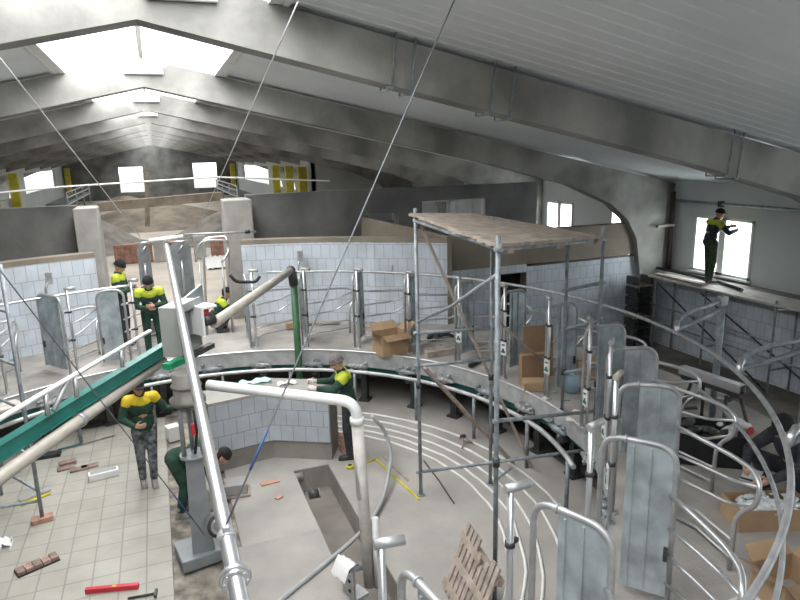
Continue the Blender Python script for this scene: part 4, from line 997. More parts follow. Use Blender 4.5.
# ---------------------------------------------------------------- timber deck scaffold
SA, SB, SC_, SDd, SE = Vector((3.06, 7.52, 0)), Vector((2.93, 5.17, 0)), Vector((4.10, 7.40, 0)), Vector((5.12, 7.16, 1.06)), Vector((5.24, 6.58, 1.06))
t = thing('scaffold_tower', 'grey tube scaffold tower carrying the timber deck in the middle of the hall', 'scaffold', (3.2, 6.6, 0))
for P_, z1 in ((SA, 4.02), (SB, 3.94), (SC_, 3.86), (SDd, 3.62), (SE, 3.74)):
    m = MB(); m.tube([P_, (P_.x, P_.y, z1)], .025, 10); m.tube([P_, P_ + Vector((0, 0, .012))], .06, 10); pl = m.build('pole', SCAF, t)
    MB().tube([(P_.x, P_.y, 1.6), (P_.x, P_.y, 1.68)], .038, 10).build('coupler', DARKM, pl)
def topz(P_, py):
    lo, hi = -1.0, 8.0
    for _ in range(50):
        mid = (lo + hi) / 2; c = Mr.transposed() @ (Vector((P_.x, P_.y, mid)) - EYE)
        if 300 + FPX * c.y / c.z > py: lo = mid
        else: hi = mid
    return lo
def onp(P_, py): return Vector((P_.x, P_.y, topz(P_, py)))
for a, pa, b, pb in ((SA, 472, SE, 449), (SB, 421, SE, 411), (SA, 366, SC_, 359), (SA, 333, SC_, 328), (SDd, 373, SE, 367), (SDd, 330, SE, 320), (SB, 249, SE, 240), (SA, 221, SB, 249), (SDd, 290, SE, 283)):
    p, q = onp(a, pa), onp(b, pb); d = (q - p).normalized()
    MB().tube([p - d * .06, q + d * .06], .024, 8).build('rung', SCAF, t)
p, q = onp(SA, 322), onp(SB, 274); MB().tube([p, lerp(p, q, .5) + Vector((0, 0, -.05)), q], .02, 8).build('brace', SCAF, t)
p = onp(SB, 480); MB().tube([p, lerp(p, onp(SE, 460), .12) + Vector((0, 0, .1))], .014, 6).build('brace', SCAF, t)
ZA, ZB, ZE = 3.94, topz(SB, 247) + .02, 3.63
A0, B0, E0 = Vector((SA.x, SA.y, ZA)), Vector((SB.x - .02, SB.y - .05, ZB)), Vector((SE.x - .05, SE.y - .12, ZE)); F0 = E0 + (A0 - B0) * 1.0
t = thing('timber_deck', 'weathered timber plank deck lying on top of the scaffold tower', 'deck', lerp(A0, E0, .5))
NB = 13; DN = (F0 - A0).cross(B0 - A0).normalized(); DN = DN if DN.z > 0 else -DN; rnd = random.Random(2)
for i in range(NB):
    u = (i + .5) / NB; p = lerp(A0, B0, u); q = lerp(F0, E0, u); q = lerp(p, q, lerp(.5, .92, u)); d = (q - p).normalized()
    mm = MB(); mm.bar(p - d * rnd.uniform(.0, .08), q + d * rnd.uniform(.0, .10), (A0 - B0).length / NB * .955, .035, up=DN); mm.build('plank', WOOD, t)
for u in (.08, .5, .92):
    p, q = lerp(A0, F0, u * .6) - Vector((0, 0, .055)), lerp(B0, E0, u) - Vector((0, 0, .055)); MB().bar(p, q, .09, .06).build('bearer', WOODD, t)
# raking timbers and rods by the scaffold
p, q = onp(SA, 226), at(531, 468, z=.02)
single(MB().bar(p + Vector((.05, -.06, 0)), q + Vector((0, 0, .04)), .045, .03), 'raking_batten', WOOD, 'long thin timber batten leaning from the scaffold top down to the pit floor', 'batten')
p = onp(SA, 367) + Vector((.06, -.05, 0)); single(MB().bar(p, at(512, 462, z=.05), .11, .035), 'raking_plank', WOODD, 'short grey plank leaning from the scaffold across the platform rim', 'plank')
single(MB().tube([onp(SC_, 316) + Vector((0, -.05, 0)), at(548, 366, z=1.4)], .018, 8), 'leaning_rod', WOOD, 'thin pale rod slanting down to the right behind the scaffold', 'rod')
# left scaffold frame at the picture edge
p0, p1 = at(43, 521, z=0), at(8, 497, z=0)
t = thing('edge_scaffold', 'blue grey scaffold frame cropped by the left edge, its foot on a brick', 'scaffold', (p0.x, p0.y, 0))
MB().tube([(p0.x, p0.y, .07), (p0.x, p0.y, 3.5)], .026, 10).build('pole', SCAF, t)
MB().tube([(p1.x - .1, p1.y + .1, .0), (p1.x - .1, p1.y + .1, 3.5)], .026, 10).build('pole', SCAF, t)
for z in (.45, .95, 1.6, 2.2, 2.9): MB().tube([(p0.x, p0.y, z), (p1.x - .1, p1.y + .1, z)], .02, 8).build('rung', SCAF, t)
MB().tube([(p0.x, p0.y, .3), (p0.x - 1.6, p0.y - .2, .45)], .02, 8).build('ledger', SCAF, t)
single(MB().cbox((p0.x, p0.y, .035), (.26, .14, .065), .006, rz=.2), 'brick_pad', mat('pinkish_brick', (.42, .24, .18), .9, var=.2, scale=12), 'pink brick under the foot of the left scaffold frame', 'brick')
# ---------------------------------------------------------------- window scaffold
DX_, DY0, DY1, DZ_ = 11.3, 6.6, 12.4, 1.6
t = thing('window_scaffold', 'braced scaffold stand under the plank walk at the right window', 'scaffold', (11.6, 10, -.36))
for y in (7.0, 8.85, 10.6, 12.15):
    for x in (11.32, 11.93): MB().tube([(x, y, -.36), (x, y, DZ_ - .05 + (.12 if x < 11.5 else 0) * (1 if y == 8.85 else 0))], .024, 8).build('leg', SCAF, t)
    for z in (.2, 1.5): MB().tube([(11.32, y, z), (11.93, y, z)], .02, 8).build('rung', SCAF, t)
for x in (11.32,):
    MB().tube([(x, 12.1, 1.45), (x, 8.9, -.25)], .02, 8).build('brace', DARKM, t); MB().tube([(x, 10.75, 1.45), (x, 7.1, -.25)], .02, 8).build('brace', DARKM, t)
    for z in (.45,): MB().tube([(x, 12.2, z), (x, 6.9, z)], .022, 8).build('ledger', SCAF, t)
    MB().tube([(x - .03, 12.25, .9), (x - .03, 6.9, .75)], .018, 8).build('ledger', SCAF, t)
t = thing('plank_walk', 'pale plank walkway lying on the window scaffold', 'planks', (11.65, 9.8, DZ_ - .05))
rnd = random.Random(9)
for i in range(4):
    x = 11.28 + .09 + i * .185; MB().cbox((x, (DY0 + DY1) / 2 + rnd.uniform(-.1, .1), DZ_ - .025), (.175, DY1 - DY0, .045), .004).build('plank', PLANKP, t)
b = MB(); b.tube([(11.2, 8.7, DZ_ - .08), (12.0, 8.5, DZ_ - .08)], .022, 8); b.build('end_tube', STEEL, t)
single(MB().bar((11.45, 12.3, DZ_ + .03), (11.42, 10.75, DZ_ + .03), .16, .04), 'loose_board', WOODD, 'loose board lying on the plank walkway left of the standing worker', 'board')
hp = [at(672, 262, z=DZ_ + .05), at(700, 268, z=DZ_ + .05), at(722, 272, z=DZ_ + .04), at(738, 278, z=DZ_ + .04), at(742, 290, z=DZ_ + .04)]
hp = [Vector((min(h.x, 11.96), h.y, h.z)) for h in hp]
t = thing('black_hose', 'black curved hose lying on the plank walkway, pale end to the right', 'hose', hp[2])
MB().tube(fillet(hp, .5, 5), .038, 8).build('hose', BLACK, t); MB().tube([hp[-1], lerp(hp[-1], hp[-2], .35)], .034, 8).build('end_sleeve', STEEL, t)
# pipe along the right wall
t = thing('wall_pipe', 'grey pipe running along the right wall above the window', 'pipe', (12.3, 8, 3.35))
MB().tube([(12.28, 13.2, 3.38), (12.28, 3.0, 3.36)], .035, 8).build('pipe', SCAF, t)
for y in (11.3, 9.1, 7): MB().cbox((12.3, y, 3.37), (.12, .1, .14), .01).build('clamp', DARKM, t)
# junk by the frame column
t = thing('pallet_stack', 'dark stack of old crates piled beside the concrete column', 'stack', (11.45, 12.35, -.36), None)
for k in range(7):
    z = -.30 + .27 * k
    for dy in (-.25, 0, .25): MB().box((11.2 + .02 * (k % 3), 12.58 + dy * .5, z), (.5, .09, .05)).build('slat', DARKM if k % 3 else WOODD, t)
    MB().box((10.98, 12.58, z + .13), (.06, .4, .2)).build('block', DARKM, t); MB().box((11.42, 12.58, z + .13), (.06, .4, .2)).build('block', DARKM, t)
t = thing('corner_downpipe', 'rusty brown pipe standing between the concrete column and the right wall', 'pipe', (12.2, 12.75, 1.6))
MB().tube([(12.22, 12.72, 1.6), (12.22, 12.72, 3.6)], .06, 10).build('pipe', mat('rust_brown', (.05, .035, .03), .8), t)
MB().bar((11.75, 12.7, 2.75), (12.3, 12.7, 2.75), .08, .06).build('bracket', PILLAR, t)
# ---------------------------------------------------------------- tiled counter in the pit
K = [Vector((.40, 9.36, 0)), Vector((1.34, 9.52, 0)), Vector((2.18, 9.05, 0))]
KB = [Vector((.30, 9.9, 0)), Vector((1.42, 10.1, 0)), Vector((2.42, 9.52, 0))]
t = thing('tiled_counter', 'low bent cement counter faced with pale grey tiles in the pit', 'counter', (1.3, 9.6, 0))
def blockwall(F, B, z0, z1):
    m = MB(); n = len(F)
    for i in range(n - 1):
        m.add([(F[i].x, F[i].y, z0), (F[i + 1].x, F[i + 1].y, z0), (B[i + 1].x, B[i + 1].y, z0), (B[i].x, B[i].y, z0),
               (F[i].x, F[i].y, z1), (F[i + 1].x, F[i + 1].y, z1), (B[i + 1].x, B[i + 1].y, z1), (B[i].x, B[i].y, z1)],
              [(0, 3, 2, 1), (4, 5, 6, 7), (0, 1, 5, 4), (2, 3, 7, 6)] + ([(0, 4, 7, 3)] if i == 0 else []) + ([(1, 2, 6, 5)] if i == n - 2 else []))
    return m
blockwall(K, KB, 0, 1.10).build('core', PLINTH, t)
Fo = [K[0] + Vector((0, -.03, 0)), K[1] + Vector((.0, -.035, 0)), K[2] + Vector((-.03, -.03, 0))]
w = wallstrip([(p.x, p.y) for p in Fo], .312, 1.10)
for i in list(w.uv): w.uv[i] = [(a, b - .312) for a, b in w.uv[i]]
for i in range(2):
    a, b = Fo[i], Fo[i + 1]; c, d = K[i], K[i + 1]
    for z in (.312, 1.10): w.add([(a.x, a.y, z), (b.x, b.y, z), (d.x, d.y, z), (c.x, c.y, z)], [(0, 1, 2, 3)])
a, c = Fo[2], K[2]; w.add([(a.x, a.y, .312), (c.x, c.y, .312), (c.x, c.y, 1.1), (a.x, a.y, 1.1)], [(0, 1, 2, 3)])
w.build('tile_facing', TILEK, t)
blockwall([p + Vector((0, -.03, 0)) for p in K], [p + Vector((0, .03, 0)) for p in KB], 1.10, 1.135).build('top', CONC, t)
def rumpled(name, mt, label, cat, c, sx, sy, h=.04, seed=0, rz=0, n=7):
    rnd = random.Random(seed); m = MB(); vs = []; R = Matrix.Rotation(rz, 3, 'Z')
    for i in range(n + 1):
        for j in range(n + 1): vs.append(Vector(c) + R @ Vector(((i / n - .5) * sx, (j / n - .5) * sy, rnd.uniform(.004, h))))
    b = len(vs); vs += [Vector((v.x, v.y, c[2] + .001)) for v in vs]
    f = [(i * (n + 1) + j, (i + 1) * (n + 1) + j, (i + 1) * (n + 1) + j + 1, i * (n + 1) + j + 1) for i in range(n) for j in range(n)]
    m.add(vs, f + [tuple(x + b for x in q[::-1]) for q in f], True)
    return single(m, name, mt, label, cat)
q = at(254, 381, z=1.14); rumpled('plastic_bag', mat('pale_green_plastic', (.45, .66, .58), .5), 'pale green plastic bag lying on the tiled counter', 'bag', (q.x, q.y - .1, 1.136), .5, .2, .06, 2)
q = at(287, 384, z=1.14); rumpled('rag', WHITE, 'white rag lying on the counter near the working person', 'rag', (q.x, q.y, 1.136), .3, .15, .05, 4)
# pit fittings
for i, (px, py, lab) in enumerate(((297, 477, 'short pipe end near the top corner of the pit'), (314, 494, 'dark pipe end lower down in the pit wall'))):
    p = at(px, py, x=PITX0 + .05); t = thing('pipe_end', lab, 'pipe', p, 'pipe ends in the pit wall')
    MB().tube([(PITX0 - .02, p.y, p.z), (PITX0 + .12, p.y, p.z)], .06, 14).build('pipe', DARKM if i else PLINTH, t); m = MB(); m.ring((PITX0 + .12, p.y, p.z), (1, 0, 0), .06, .012, 16); m.build('rim', PLINTH, t)
# ---------------------------------------------------------------- things on the tiled floor
def floorpt(px, py): return at(px, py, z=0)
a, b = floorpt(86, 593), floorpt(139, 588)
t = thing('spirit_level', 'red spirit level lying on the tiled floor at the bottom left', 'level', lerp(a, b, .5))
MB().bar(a + Vector((0, 0, .03)), b + Vector((0, 0, .03)), .05, .055).build('body', REDP, t)
m = MB(); m.bar(lerp(a, b, .5) + Vector((0, 0, .057)), lerp(a, b, .58) + Vector((0, 0, .057)), .03, .006); m.build('vial', YELP, t)
a, b = floorpt(128, 600), floorpt(156, 595)
t = thing('hammer', 'dark hammer with thin handle beside the red spirit level', 'hammer', lerp(a, b, .5))
MB().tube([a + Vector((0, 0, .02)), b + Vector((0, 0, .02))], .014, 8).build('handle', DARKM, t); d = (b - a).normalized(); s_ = Vector((-d.y, d.x, 0)); MB().cbox(b + Vector((0, 0, .025)), (.03, .12, .035), .004, rz=math.atan2(d.y, d.x)).build('head', DARKM, t)
def brickpile(pts, labels, mt, size=(.25, .12, .035)):
    for (px, py, rz, z), lab in zip(pts, labels):
        p = floorpt(px, py); single(MB().cbox((p.x, p.y, z + size[2] / 2), size, .004, rz=rz), 'brick_slab', mt, lab, 'brick', 'loose brick slabs on the tiled floor')
PINK = mat('dusty_pink_brick', (.38, .25, .21), .9, var=.3, scale=12)
PINKD = mat('dirty_brown_brick', (.25, .18, .15), .9, var=.3, scale=12)
a, b = floorpt(16, 575), floorpt(58, 557)
t = thing('floor_trowel_board', 'rough reddish board with dark edges lying on the tiled floor at the lower left', 'board', lerp(a, b, .5))
d = (b - a).normalized(); rzz = math.atan2(d.y, d.x)
for k in range(5):
    c = lerp(a, b, (k + .5) / 5); MB().cbox(c + Vector((0, 0, .03)), ((b - a).length / 5 * .92, .14, .045), .004, rz=rzz + .05 * (k % 2)).build('brick_piece', PINK if k % 2 else PINKD, t)
m = MB(); m.bar(a + Vector((0, 0, .005)), b + Vector((0, 0, .005)), .19, .01); m.build('base', BLACK, t)
brickpile([(66, 469, .2, 0), (79, 470, .15, 0), (68, 465, .3, .036), (90, 467, .1, 0)], ['dark reddish brick slab at the left of the small pile on the tiled floor', 'brown brick slab in the middle of the small pile on the tiled floor', 'pink brick slab on top of the small pile on the tiled floor', 'thin brown slab at the right end of the small pile on the tiled floor'], PINKD)
p = floorpt(104, 478); 
t = thing('aerated_block', 'long white building block lying on the tiled floor by the brick pile', 'block', (p.x, p.y, 0)); MB().cbox((p.x, p.y + .03, .055), (.42, .15, .11), .012, rz=.14).build('block', WHITE, t); MB().cbox((p.x, p.y + .03, .112), (.36, .1, .006), .002, rz=.14).build('worn_face', GREYBOX, t)
a, b = floorpt(58, 452), floorpt(115, 436)
t = thing('broom', 'broom with a dark head and a green and brown handle lying on the tiled floor', 'broom', lerp(a, b, .5))
MB().tube([a + Vector((0, 0, .04)), lerp(a, b, .4) + Vector((0, 0, .03))], .016, 8).build('grip', TEAL, t); MB().tube([lerp(a, b, .4) + Vector((0, 0, .03)), b + Vector((0, 0, .02))], .014, 8).build('handle', WOODD, t)
h = floorpt(48, 457); m = MB(); m.prism([(-.2, -.05), (.18, -.09), (.2, .07), (-.05, .10), (-.2, .04)], (h.x, h.y, .03), (1, .1, 0), (-.1, 1, 0), (0, 0, 1), .055); m.build('head', NAVYC, t)
a, b = floorpt(20, 504), floorpt(50, 492)
t = thing('metal_plate', 'pale metal strip with a yellow underside lying by the left scaffold frame', 'plate', lerp(a, b, .5))
MB().bar(a + Vector((0, 0, .045)), b + Vector((0, 0, .045)), .10, .03).build('plate', GALV, t); MB().bar(a + Vector((.02, -.06, .014)), b + Vector((.0, -.06, .014)), .08, .025).build('yellow_strip', YELP, t)
p = floorpt(4, 546); rumpled('paper_scrap', WHITE, 'scrap of white paper on the tiled floor at the left edge', 'paper', (p.x, p.y, 0.002), .18, .22, .10, 6)
# ---------------------------------------------------------------- things on the concrete floor of the pit
p = floorpt(238, 495); t = thing('small_crate', 'small grey box on a thin board beside the long bright pipe', 'box', (p.x, p.y, 0))
MB().cbox((p.x, p.y + .05, .02), (.36, .3, .03), .004, rz=-.1).build('board', WOODD, t); MB().cbox((p.x - .02, p.y + .07, .11), (.32, .26, .15), .012, rz=-.1).build('box', GREYBOX, t)
ORNG = mat('orange_pink_tile', (.52, .30, .22), .8, var=.1)
p = floorpt(270, 483); single(MB().cbox((p.x, p.y, .012), (.28, .1, .022), .003, rz=.1), 'loose_tile', ORNG, 'longer orange pink tile piece on the concrete left of the pit', 'tile')
p = floorpt(279, 498); single(MB().cbox((p.x, p.y, .012), (.11, .07, .022), .003, rz=.6), 'loose_tile', ORNG, 'smaller orange pink tile piece at the edge of the pit', 'tile')
for i, (a, b, lab) in enumerate((((376, 460), (419, 500), 'yellow folding rule, longer leg, lying on the pit floor'), ((383, 457), (408, 481), 'thinner yellow lath beside the folding rule on the pit floor'), ((367, 463), (376, 459), 'short yellow rule segment by the white pipe'))):
    a, b = floorpt(*a), floorpt(*b); single(MB().bar(a + Vector((0, 0, .012)), b + Vector((0, 0, .012)), .03, .016), 'folding_rule', YELP if i != 1 else WOOD, lab, 'rule', 'rule pieces on the pit floor')
p = floorpt(350, 468); t = thing('tape_measure', 'round yellow tape measure on the pit floor left of the white pipe', 'tape measure', (p.x, p.y, 0)); MB().tube([(p.x, p.y, 0), (p.x, p.y, .05)], .055, 16).build('case', YELP, t); MB().tube([(p.x, p.y, .05), (p.x, p.y, .056)], .03, 14).build('hub', DARKM, t)
p = floorpt(337, 452); t = thing('brick_stack', 'short stack of reddish bricks beside the working person at the counter end', 'bricks', (p.x + .12, p.y - .0, 0))
for k in range(4): MB().cbox((p.x + .12, p.y - .04, .04 + .075 * k), (.12, .2, .07), .005, rz=.2 * (k % 2)).build('brick', ORNG, t)
hp = [at(372, 416, z=.9), at(386, 432, z=.55), at(392, 455, z=.25), at(384, 500, z=.05), at(365, 530, z=.05), at(330, 560, z=.06), at(278, 602, z=.06), at(250, 630, z=.06)]
single(MB().tube(fillet(hp, .5, 6), .028, 10), 'grey_hose', HOSEM, 'long grey hose curving from the white pipe across the pit floor to the bottom edge', 'hose')
# white fitting at the foot of the white pipe
p = at(348, 562, z=.45); t = thing('flush_fitting', 'white plastic sheet and grey bracket with dark holes at the foot of the white pipe', 'fitting', (p.x, p.y, 0))
FR_ = Matrix.Rotation(.35, 3, 'Z'); o = Vector((p.x, p.y, 0))
m = MB(); m.box(o + Vector((0, .0, .22)), (.03, .20, .44), rot=FR_); m.box(o + Vector((.08, .02, .02)), (.2, .2, .04), rot=FR_); br_ = m.build('bracket', GALV, t)
for z in (.12, .24, .36): MB().tube([o + FR_ @ Vector((-.02, -.03, z)), o + FR_ @ Vector((-.012, -.03, z))], .022, 10).build('hole', BLACK, br_)
rnd = random.Random(3); m = MB(); vs = []
for i in range(8):
    for j in range(8): vs.append(o + FR_ @ Vector((-.14 + .035 * i, -.12 + .035 * j, .46 + rnd.uniform(0, .045) - abs(i - 3.5) ** 2 * .012)))
m.add(vs + [v - Vector((0, 0, .012)) for v in vs], [(i * 8 + j, i * 8 + 8 + j, i * 8 + 9 + j, i * 8 + 1 + j) for i in range(7) for j in range(7)] + [(64 + i * 8 + 1 + j, 64 + i * 8 + 9 + j, 64 + i * 8 + 8 + j, 64 + i * 8 + j) for i in range(7) for j in range(7)], True); m.build('plastic_sheet', WHITE, t)
MB().tube([o + Vector((.0, -.04, .40)), o + Vector((.14, -.06, .40))], .04, 12).build('spigot', SCAF, t)
# tool on the floor pipes
p = floorpt(463, 443); t = thing('dark_tool', 'small dark tripod like tool lying across the curved floor pipes', 'tool', (p.x, p.y, 0))
m = MB(); m.tube([(p.x - .12, p.y - .22, .03), (p.x, p.y, .12)], .016, 6); m.tube([(p.x + .12, p.y - .1, .03), (p.x, p.y, .12)], .016, 6); m.tube([(p.x, p.y + .12, .03), (p.x, p.y, .12)], .016, 6); m.build('legs', WOODD, t); MB().ball((p.x, p.y, .12), .05, (1.2, .8, .7)).build('head', DARKM, t)
a, b = floorpt(424, 462), floorpt(452, 505); single(MB().tube([a + Vector((0, 0, .02)), lerp(a, b, .5) + Vector((.03, 0, .02)), b + Vector((.03, 0, .02))], .012, 6), 'floor_cable', DARKM, 'thin dark cable lying on the pit floor right of the scaffold pole', 'cable')
# pallet standing on edge, leaning towards the scaffold pole
PA, PB, PC_ = at(443, 588, z=.01), at(468, 521, z=.76), at(502, 568, z=.76)
t = thing('leaning_pallet', 'greyed slatted wooden pallet standing on edge against the scaffold pole', 'pallet', (PA.x, PA.y, 0))
eu = PB - PA; ev = PC_ - PB; rnd = random.Random(5); pn = eu.cross(ev).normalized()
if pn.dot(EYE - PA) < 0: pn = -pn
for k in range(9):
    u = (k + .5) / 9; o = PA + ev * u; L1 = (1.0 if k < 4 else .86 - .10 * (k % 2) if k < 7 else .97)
    MB().bar(o, o + eu * L1, ev.length / 9 * .70, .02, up=pn).build('board', WOODD, t)
for u in (.12, .48, .80):
    o = PA + eu * u + pn * .022; MB().bar(o - ev * .01, o + ev * (1.0 if u < .7 else .6), .075, .022, up=pn).build('crosspiece', WOOD, t)
    o = PA + eu * u - pn * .05; MB().bar(o, o + ev, .07, .075, up=pn).build('bearer', WOODD, t)
# ---------------------------------------------------------------- things on the deck between the stalls
def carton(name, c, sx, sy, h, rz, label, flaps=True, open_=True, fill=None, group=None, mt=CARD):
    t = thing(name, label, 'cardboard box', c, group); c = Vector(c); R = Matrix.Rotation(rz, 3, 'Z'); th = .008
    m = MB()
    def B(lc, sz): m.box(c + R @ Vector(lc), sz, rot=R)
    B((0, 0, th / 2), (sx, sy, th)); B((sx / 2, 0, h / 2), (th, sy, h)); B((-sx / 2, 0, h / 2), (th, sy, h)); B((0, sy / 2, h / 2), (sx, th, h)); B((0, -sy / 2, h / 2), (sx, th, h))
    if not open_: B((0, 0, h), (sx, sy, th))
    m.build('carton', mt, t)
    if flaps:
        for (ax, s_) in (('x', 1), ('x', -1), ('y', 1), ('y', -1)):
            L = (sx if ax == 'x' else sy) * .42; tilt = .5 + .25 * ((s_ + 1) / 2)
            if ax == 'x': o = Vector((s_ * sx / 2, 0, h)); d = Vector((s_ * math.cos(tilt), 0, math.sin(tilt))); wv = Vector((0, sy / 2, 0))
            else: o = Vector((0, s_ * sy / 2, h)); d = Vector((0, s_ * math.cos(tilt), math.sin(tilt) * (1 if s_ > 0 else -.9))); wv = Vector((sx / 2, 0, 0))
            nn = d.cross(wv).normalized() * .004
            P_ = [o - wv, o + wv, o + wv * .94 + d * L, o - wv * .94 + d * L]
            m = MB(); m.add([c + R @ (p - nn) for p in P_] + [c + R @ (p + nn) for p in P_], [(0, 1, 2, 3), (7, 6, 5, 4), (0, 4, 5, 1), (1, 5, 6, 2), (2, 6, 7, 3), (3, 7, 4, 0)]); m.build('flap', mt if s_ > 0 else CARDD, t)
    if fill:
        m = MB(); rnd = random.Random(int(sx * 1000))
        m.ball(c + Vector((0, 0, h * .6)), .1, (sx * 4.2, sy * 4.2, .9), R)
        for k in range(70): m.ball(c + R @ Vector((rnd.uniform(-.42, .42) * sx, rnd.uniform(-.42, .42) * sy, h * .72 + rnd.uniform(0, .06))), rnd.uniform(.018, .05), (1.5, .7, .5), Matrix.Rotation(rnd.uniform(0, 3), 3, 'Z') @ Matrix.Rotation(rnd.uniform(-.7, .7), 3, 'X'), nu=6, nv=4)
        m.build('wrapped_contents', fill, t)
    return t
p = at(393, 354, z=1.065); carton('open_carton', (p.x, p.y + .12, 1.065), .55, .42, .40, .15, 'open cardboard box standing on the deck between two stall dividers', True)
p = at(293, 329, z=1.065); single(MB().cbox((p.x, p.y, 1.14), (.3, .16, .15), .01), 'brown_box', CARD, 'small brown box by the tiled wall behind the green post', 'box')
p = at(320, 325, z=1.065); single(MB().cbox((p.x, p.y + .1, 1.09), (.9, .12, .05), .005, rz=-.3), 'plank_offcut', WOOD, 'plank offcut lying at the foot of the tiled wall', 'plank')
for i, (a, b, r, mt, lab) in enumerate((((426, 357), (458, 352), .05, WOODD, 'thick timber offcut on the deck right of the open cardboard box'), ((470, 368), (482, 361), .04, BLACK, 'dark pipe piece lying on the deck beside the scaffold pole'), ((424, 352), (486, 344), .03, WOOD, 'long thin board on the deck behind the timber offcut'), ((440, 346), (489, 351), .025, GALV, 'grey metal bar on the deck under the scaffold'))):
    a, b = at(*a, z=1.065), at(*b, z=1.065); up_ = Vector((0, 0, r + .003))
    mm = MB().bar(a + up_, b + up_, r * 3, r * 2) if i in (0, 2) else MB().tube([a + up_, b + up_], r, 10)
    single(mm, ('timber_offcut', 'pipe_piece', 'thin_board', 'metal_bar')[i], mt, lab, ('timber', 'pipe', 'board', 'bar')[i])
p = at(431, 340, z=1.065); t = thing('tool_heap', 'heap of dark fittings on the deck beside the open cardboard box', 'fittings', (p.x, p.y, 1.065)); rnd = random.Random(8)
for k in range(7): MB().tube(fillet([(p.x + rnd.uniform(-.1, .5), p.y + rnd.uniform(-.15, .15), 1.10), (p.x + rnd.uniform(-.1, .5), p.y + rnd.uniform(-.15, .15), 1.17), (p.x + rnd.uniform(-.1, .5), p.y + rnd.uniform(-.1, .1), 1.11)], .06, 3), .03, 7).build('fitting', DARKM, t)
for i, (px, py, w, h, rz, lab) in enumerate(((533, 384, .42, .50, .35, 'tall brown fibreboard sheet leaning by the stall divider, front one'), (538, 376, .5, .85, .25, 'tallest brown fibreboard sheet standing behind the front one'))):
    p = at(px, py, z=1.065); single(MB().box((p.x, p.y + .02, 1.065 + h / 2), (w, .03 + .1 * (1 - i), h), rot=Matrix.Rotation(rz - .5, 3, 'Z') @ Matrix.Rotation(-.08 * i, 3, 'X')), 'fibreboard_sheet', MDF, lab, 'sheet', 'brown sheets on the deck')
p = at(532, 388, z=1.065); single(MB().cbox((p.x, p.y - .05, 1.14), (.34, .26, .15), .01, rz=-.4), 'flat_carton', CARD, 'low brown carton lying in front of the fibreboard sheets', 'cardboard box')
p = at(571, 391, z=1.065); t = thing('water_drum', 'small pale blue drum standing on the deck behind the scaffold rung', 'drum', (p.x, p.y, 1.065)); MB().tube([(p.x, p.y, 1.065), (p.x, p.y, 1.33)], .11, 14).build('drum', mat('pale_blue_plastic', (.35, .5, .62), .5), t); MB().tube([(p.x, p.y, 1.33), (p.x, p.y, 1.36)], .04, 10).build('lid', WHITE, t)
p = at(579, 378, z=1.065); carton('yellowish_carton', (p.x + .2, p.y, 1.065), .3, .25, .3, .3, 'small yellow brown carton standing behind the pale blue drum', False, False)
rnd = random.Random(12)
for k, (px, py) in enumerate(((552, 392), (545, 399), (566, 400), (570, 420), (556, 408), (577, 412), (585, 405))):
    p = at(px, py, z=1.065); single(MB().cbox((p.x, p.y, 1.075), (rnd.uniform(.08, .16), .08, .018), .002, rz=rnd.uniform(0, 3)), 'packing_scrap', WHITE if k % 2 else GREYBOX, 'pale scrap of packing lying on the deck behind the scaffold', 'scrap', 'packing scraps on the deck')
# ---------------------------------------------------------------- right hand work area
b0, b1 = at(698, 380, z=1.75), at(733, 392, z=1.75)
t = thing('work_table', 'metal work bench on splayed legs in front of the tiled plinth', 'work bench', (lerp(b0, b1, .5).x, lerp(b0, b1, .5).y, 1.04))
d = (b1 - b0).normalized(); s_ = Vector((-d.y, d.x, 0))
MB().bar(b0 - d * .2, b1 + d * .15, .16, .05).build('top', DARKM, t)
for sx in (-1, 1):
    for e_, dd in ((b0, -1), (b1, 1)):
        MB().tube([e_ + s_ * .12 * sx - Vector((0, 0, .02)), Vector((e_.x, e_.y, 1.04)) + s_ * .3 * sx + d * .12 * dd], .022, 8).build('leg', DARKM, t)
t = thing('steel_profile', 'bright open ended steel channel lying on the work bench', 'profile', b0)
o = Vector((0, 0, .07)) ; 
m = MB(); m.bar(b0 - d * .25 + o + s_ * .06, b1 + d * .12 + o + s_ * .05, .012, .09); m.bar(b0 - d * .25 + o - s_ * .06, b1 + d * .12 + o - s_ * .05, .012, .09); m.bar(b0 - d * .25 + o + Vector((0, 0, .05)), b1 + d * .12 + o + Vector((0, 0, .05)), .11, .012); m.build('channel', STEEL, t)
p = at(702, 470, z=1.065)
t = thing('black_bin', 'large black open box on the walkway behind the right hand loops', 'bin', (p.x + .28, p.y + .25, 1.045))
c = Vector((p.x + .28, p.y + .25, 1.045)); R = Matrix.Rotation(-.6, 3, 'Z')
for lc, sz in (((0, 0, .01), (.75, .5, .02)), ((.375, 0, .2), (.02, .5, .4)), ((-.375, 0, .2), (.02, .5, .4)), ((0, .25, .2), (.75, .02, .4)), ((0, -.25, .2), (.75, .02, .4))): MB().box(c + R @ Vector(lc), sz, rot=R).build('side', BLACK, t)
m = MB(); rnd = random.Random(21)
for k in range(10): m.ball(c + R @ Vector((rnd.uniform(-.3, .3), rnd.uniform(-.18, .18), .33 + rnd.uniform(0, .1))), rnd.uniform(.05, .09), (1.4, .8, .5), nu=7, nv=5)
m.build('contents', DARKM, t)
p = at(742, 531, z=1.045); carton('wide_carton', (p.x + .34, p.y + .02, 1.045), .74, .36, .24, -.35, 'wide open cardboard box full of wrapped fittings in front of the crouching person', False, True, PLASTIC)
p = at(785, 612, z=1.045); carton('flapped_carton', (p.x + .16, p.y + .12, 1.045), .42, .34, .26, -.1, 'cardboard box with raised flaps at the lower right corner of the photo', True, True)
p = at(745, 592, z=1.045); rumpled('foam_sheet', WHITE, 'white foam sheet lying in front of the flapped cardboard box', 'foam', (p.x - .18, p.y - .16, 1.062), .35, .2, .04, 14, n=4)
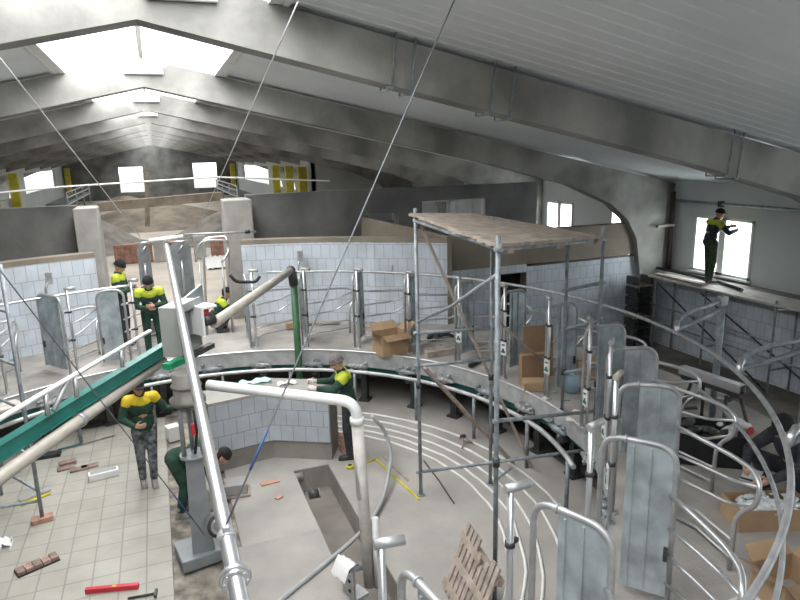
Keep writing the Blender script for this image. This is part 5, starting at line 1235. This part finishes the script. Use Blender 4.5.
p = at(752, 478, z=1.3); t = thing('leaflet_stack', 'stack of striped leaflets held up by the crouching person', 'leaflets', (p.x, p.y, p.z - .05))
for k in range(5): MB().box((p.x, p.y, p.z - .04 + .022 * k), (.24, .17, .012), rz=.3 + .06 * k).build('leaflet', WHITE if k % 2 == 0 else NAVYC, t)
p = at(735, 432, z=1.35); t = thing('parts_box', 'open carton with white bags and a red tag beside the capped person', 'cardboard box', (p.x + .1, p.y + .1, 1.045))
c = Vector((p.x + .1, p.y + .1, 1.045)); MB().cbox(c + Vector((0, 0, .13)), (.5, .4, .26), .008, rz=-.4).build('carton', CARD, t)
m = MB(); rnd = random.Random(31)
for k in range(12): m.ball(c + Vector((rnd.uniform(-.2, .2), rnd.uniform(-.15, .15), .28 + rnd.uniform(0, .1))), rnd.uniform(.05, .09), (1.2, .8, .6), nu=7, nv=5)
m.build('white_bags', PVC, t); m = MB(); m.tube([c + Vector((.02, -.2, .34)), c + Vector((.02, -.215, .34))], .05, 14); tag(m.build('red_tag', REDP, t), 'round red tag')
p = at(700, 408, z=1.045); t = thing('scrap_heap', 'loose heap of offcuts on the walkway under the work bench', 'scrap', (p.x, p.y, 1.045)); rnd = random.Random(17)
for k in range(9):
    a = Vector((p.x + rnd.uniform(-.4, .5), p.y + rnd.uniform(-.2, .4), 1.07 + .012 * k)); MB().bar(a, a + Vector((rnd.uniform(-.4, .4), rnd.uniform(-.3, .3), .03)), .06, .025).build('offcut', (WOODD, GREYBOX, DARKM)[k % 3], t)

p = at(174, 441, z=-.05); single(MB().cbox((p.x, p.y + .05, .09), (.22, .2, .26), .01, rz=.3), 'white_canister', WHITE, 'small white box on the ground left of the central pedestal', 'box')
p = at(8, 408, z=1.065); single(MB().cbox((p.x - .1, p.y, 1.085), (.55, .35, .03), .004, rz=.5), 'deck_board', PLANKP, 'pale board lying on the deck at the left edge of the photo', 'board')

m = MB(); n_ = 12; vs = []  # added white sheet whose pale colour imitates the bright window beyond
for i in range(n_ + 1):
    x = 7.28 + .75 * i / n_; dy = .03 * math.sin(i * 1.9); vs += [(x, 15.66 + dy, 2.96), (x, 15.66 + dy * .6, 3.42)]
m.add(vs + [(v[0], v[1] + .01, v[2]) for v in vs], [(2 * i, 2 * i + 2, 2 * i + 3, 2 * i + 1) for i in range(n_)] + [(2 * n_ + 2 + 2 * i, 2 * n_ + 3 + 2 * i, 2 * n_ + 5 + 2 * i, 2 * n_ + 4 + 2 * i) for i in range(n_)], True)
single(m, 'bright_window_sheet', PVC, 'added white sheet standing in for the bright window seen through the wide partition opening', 'plastic sheet')
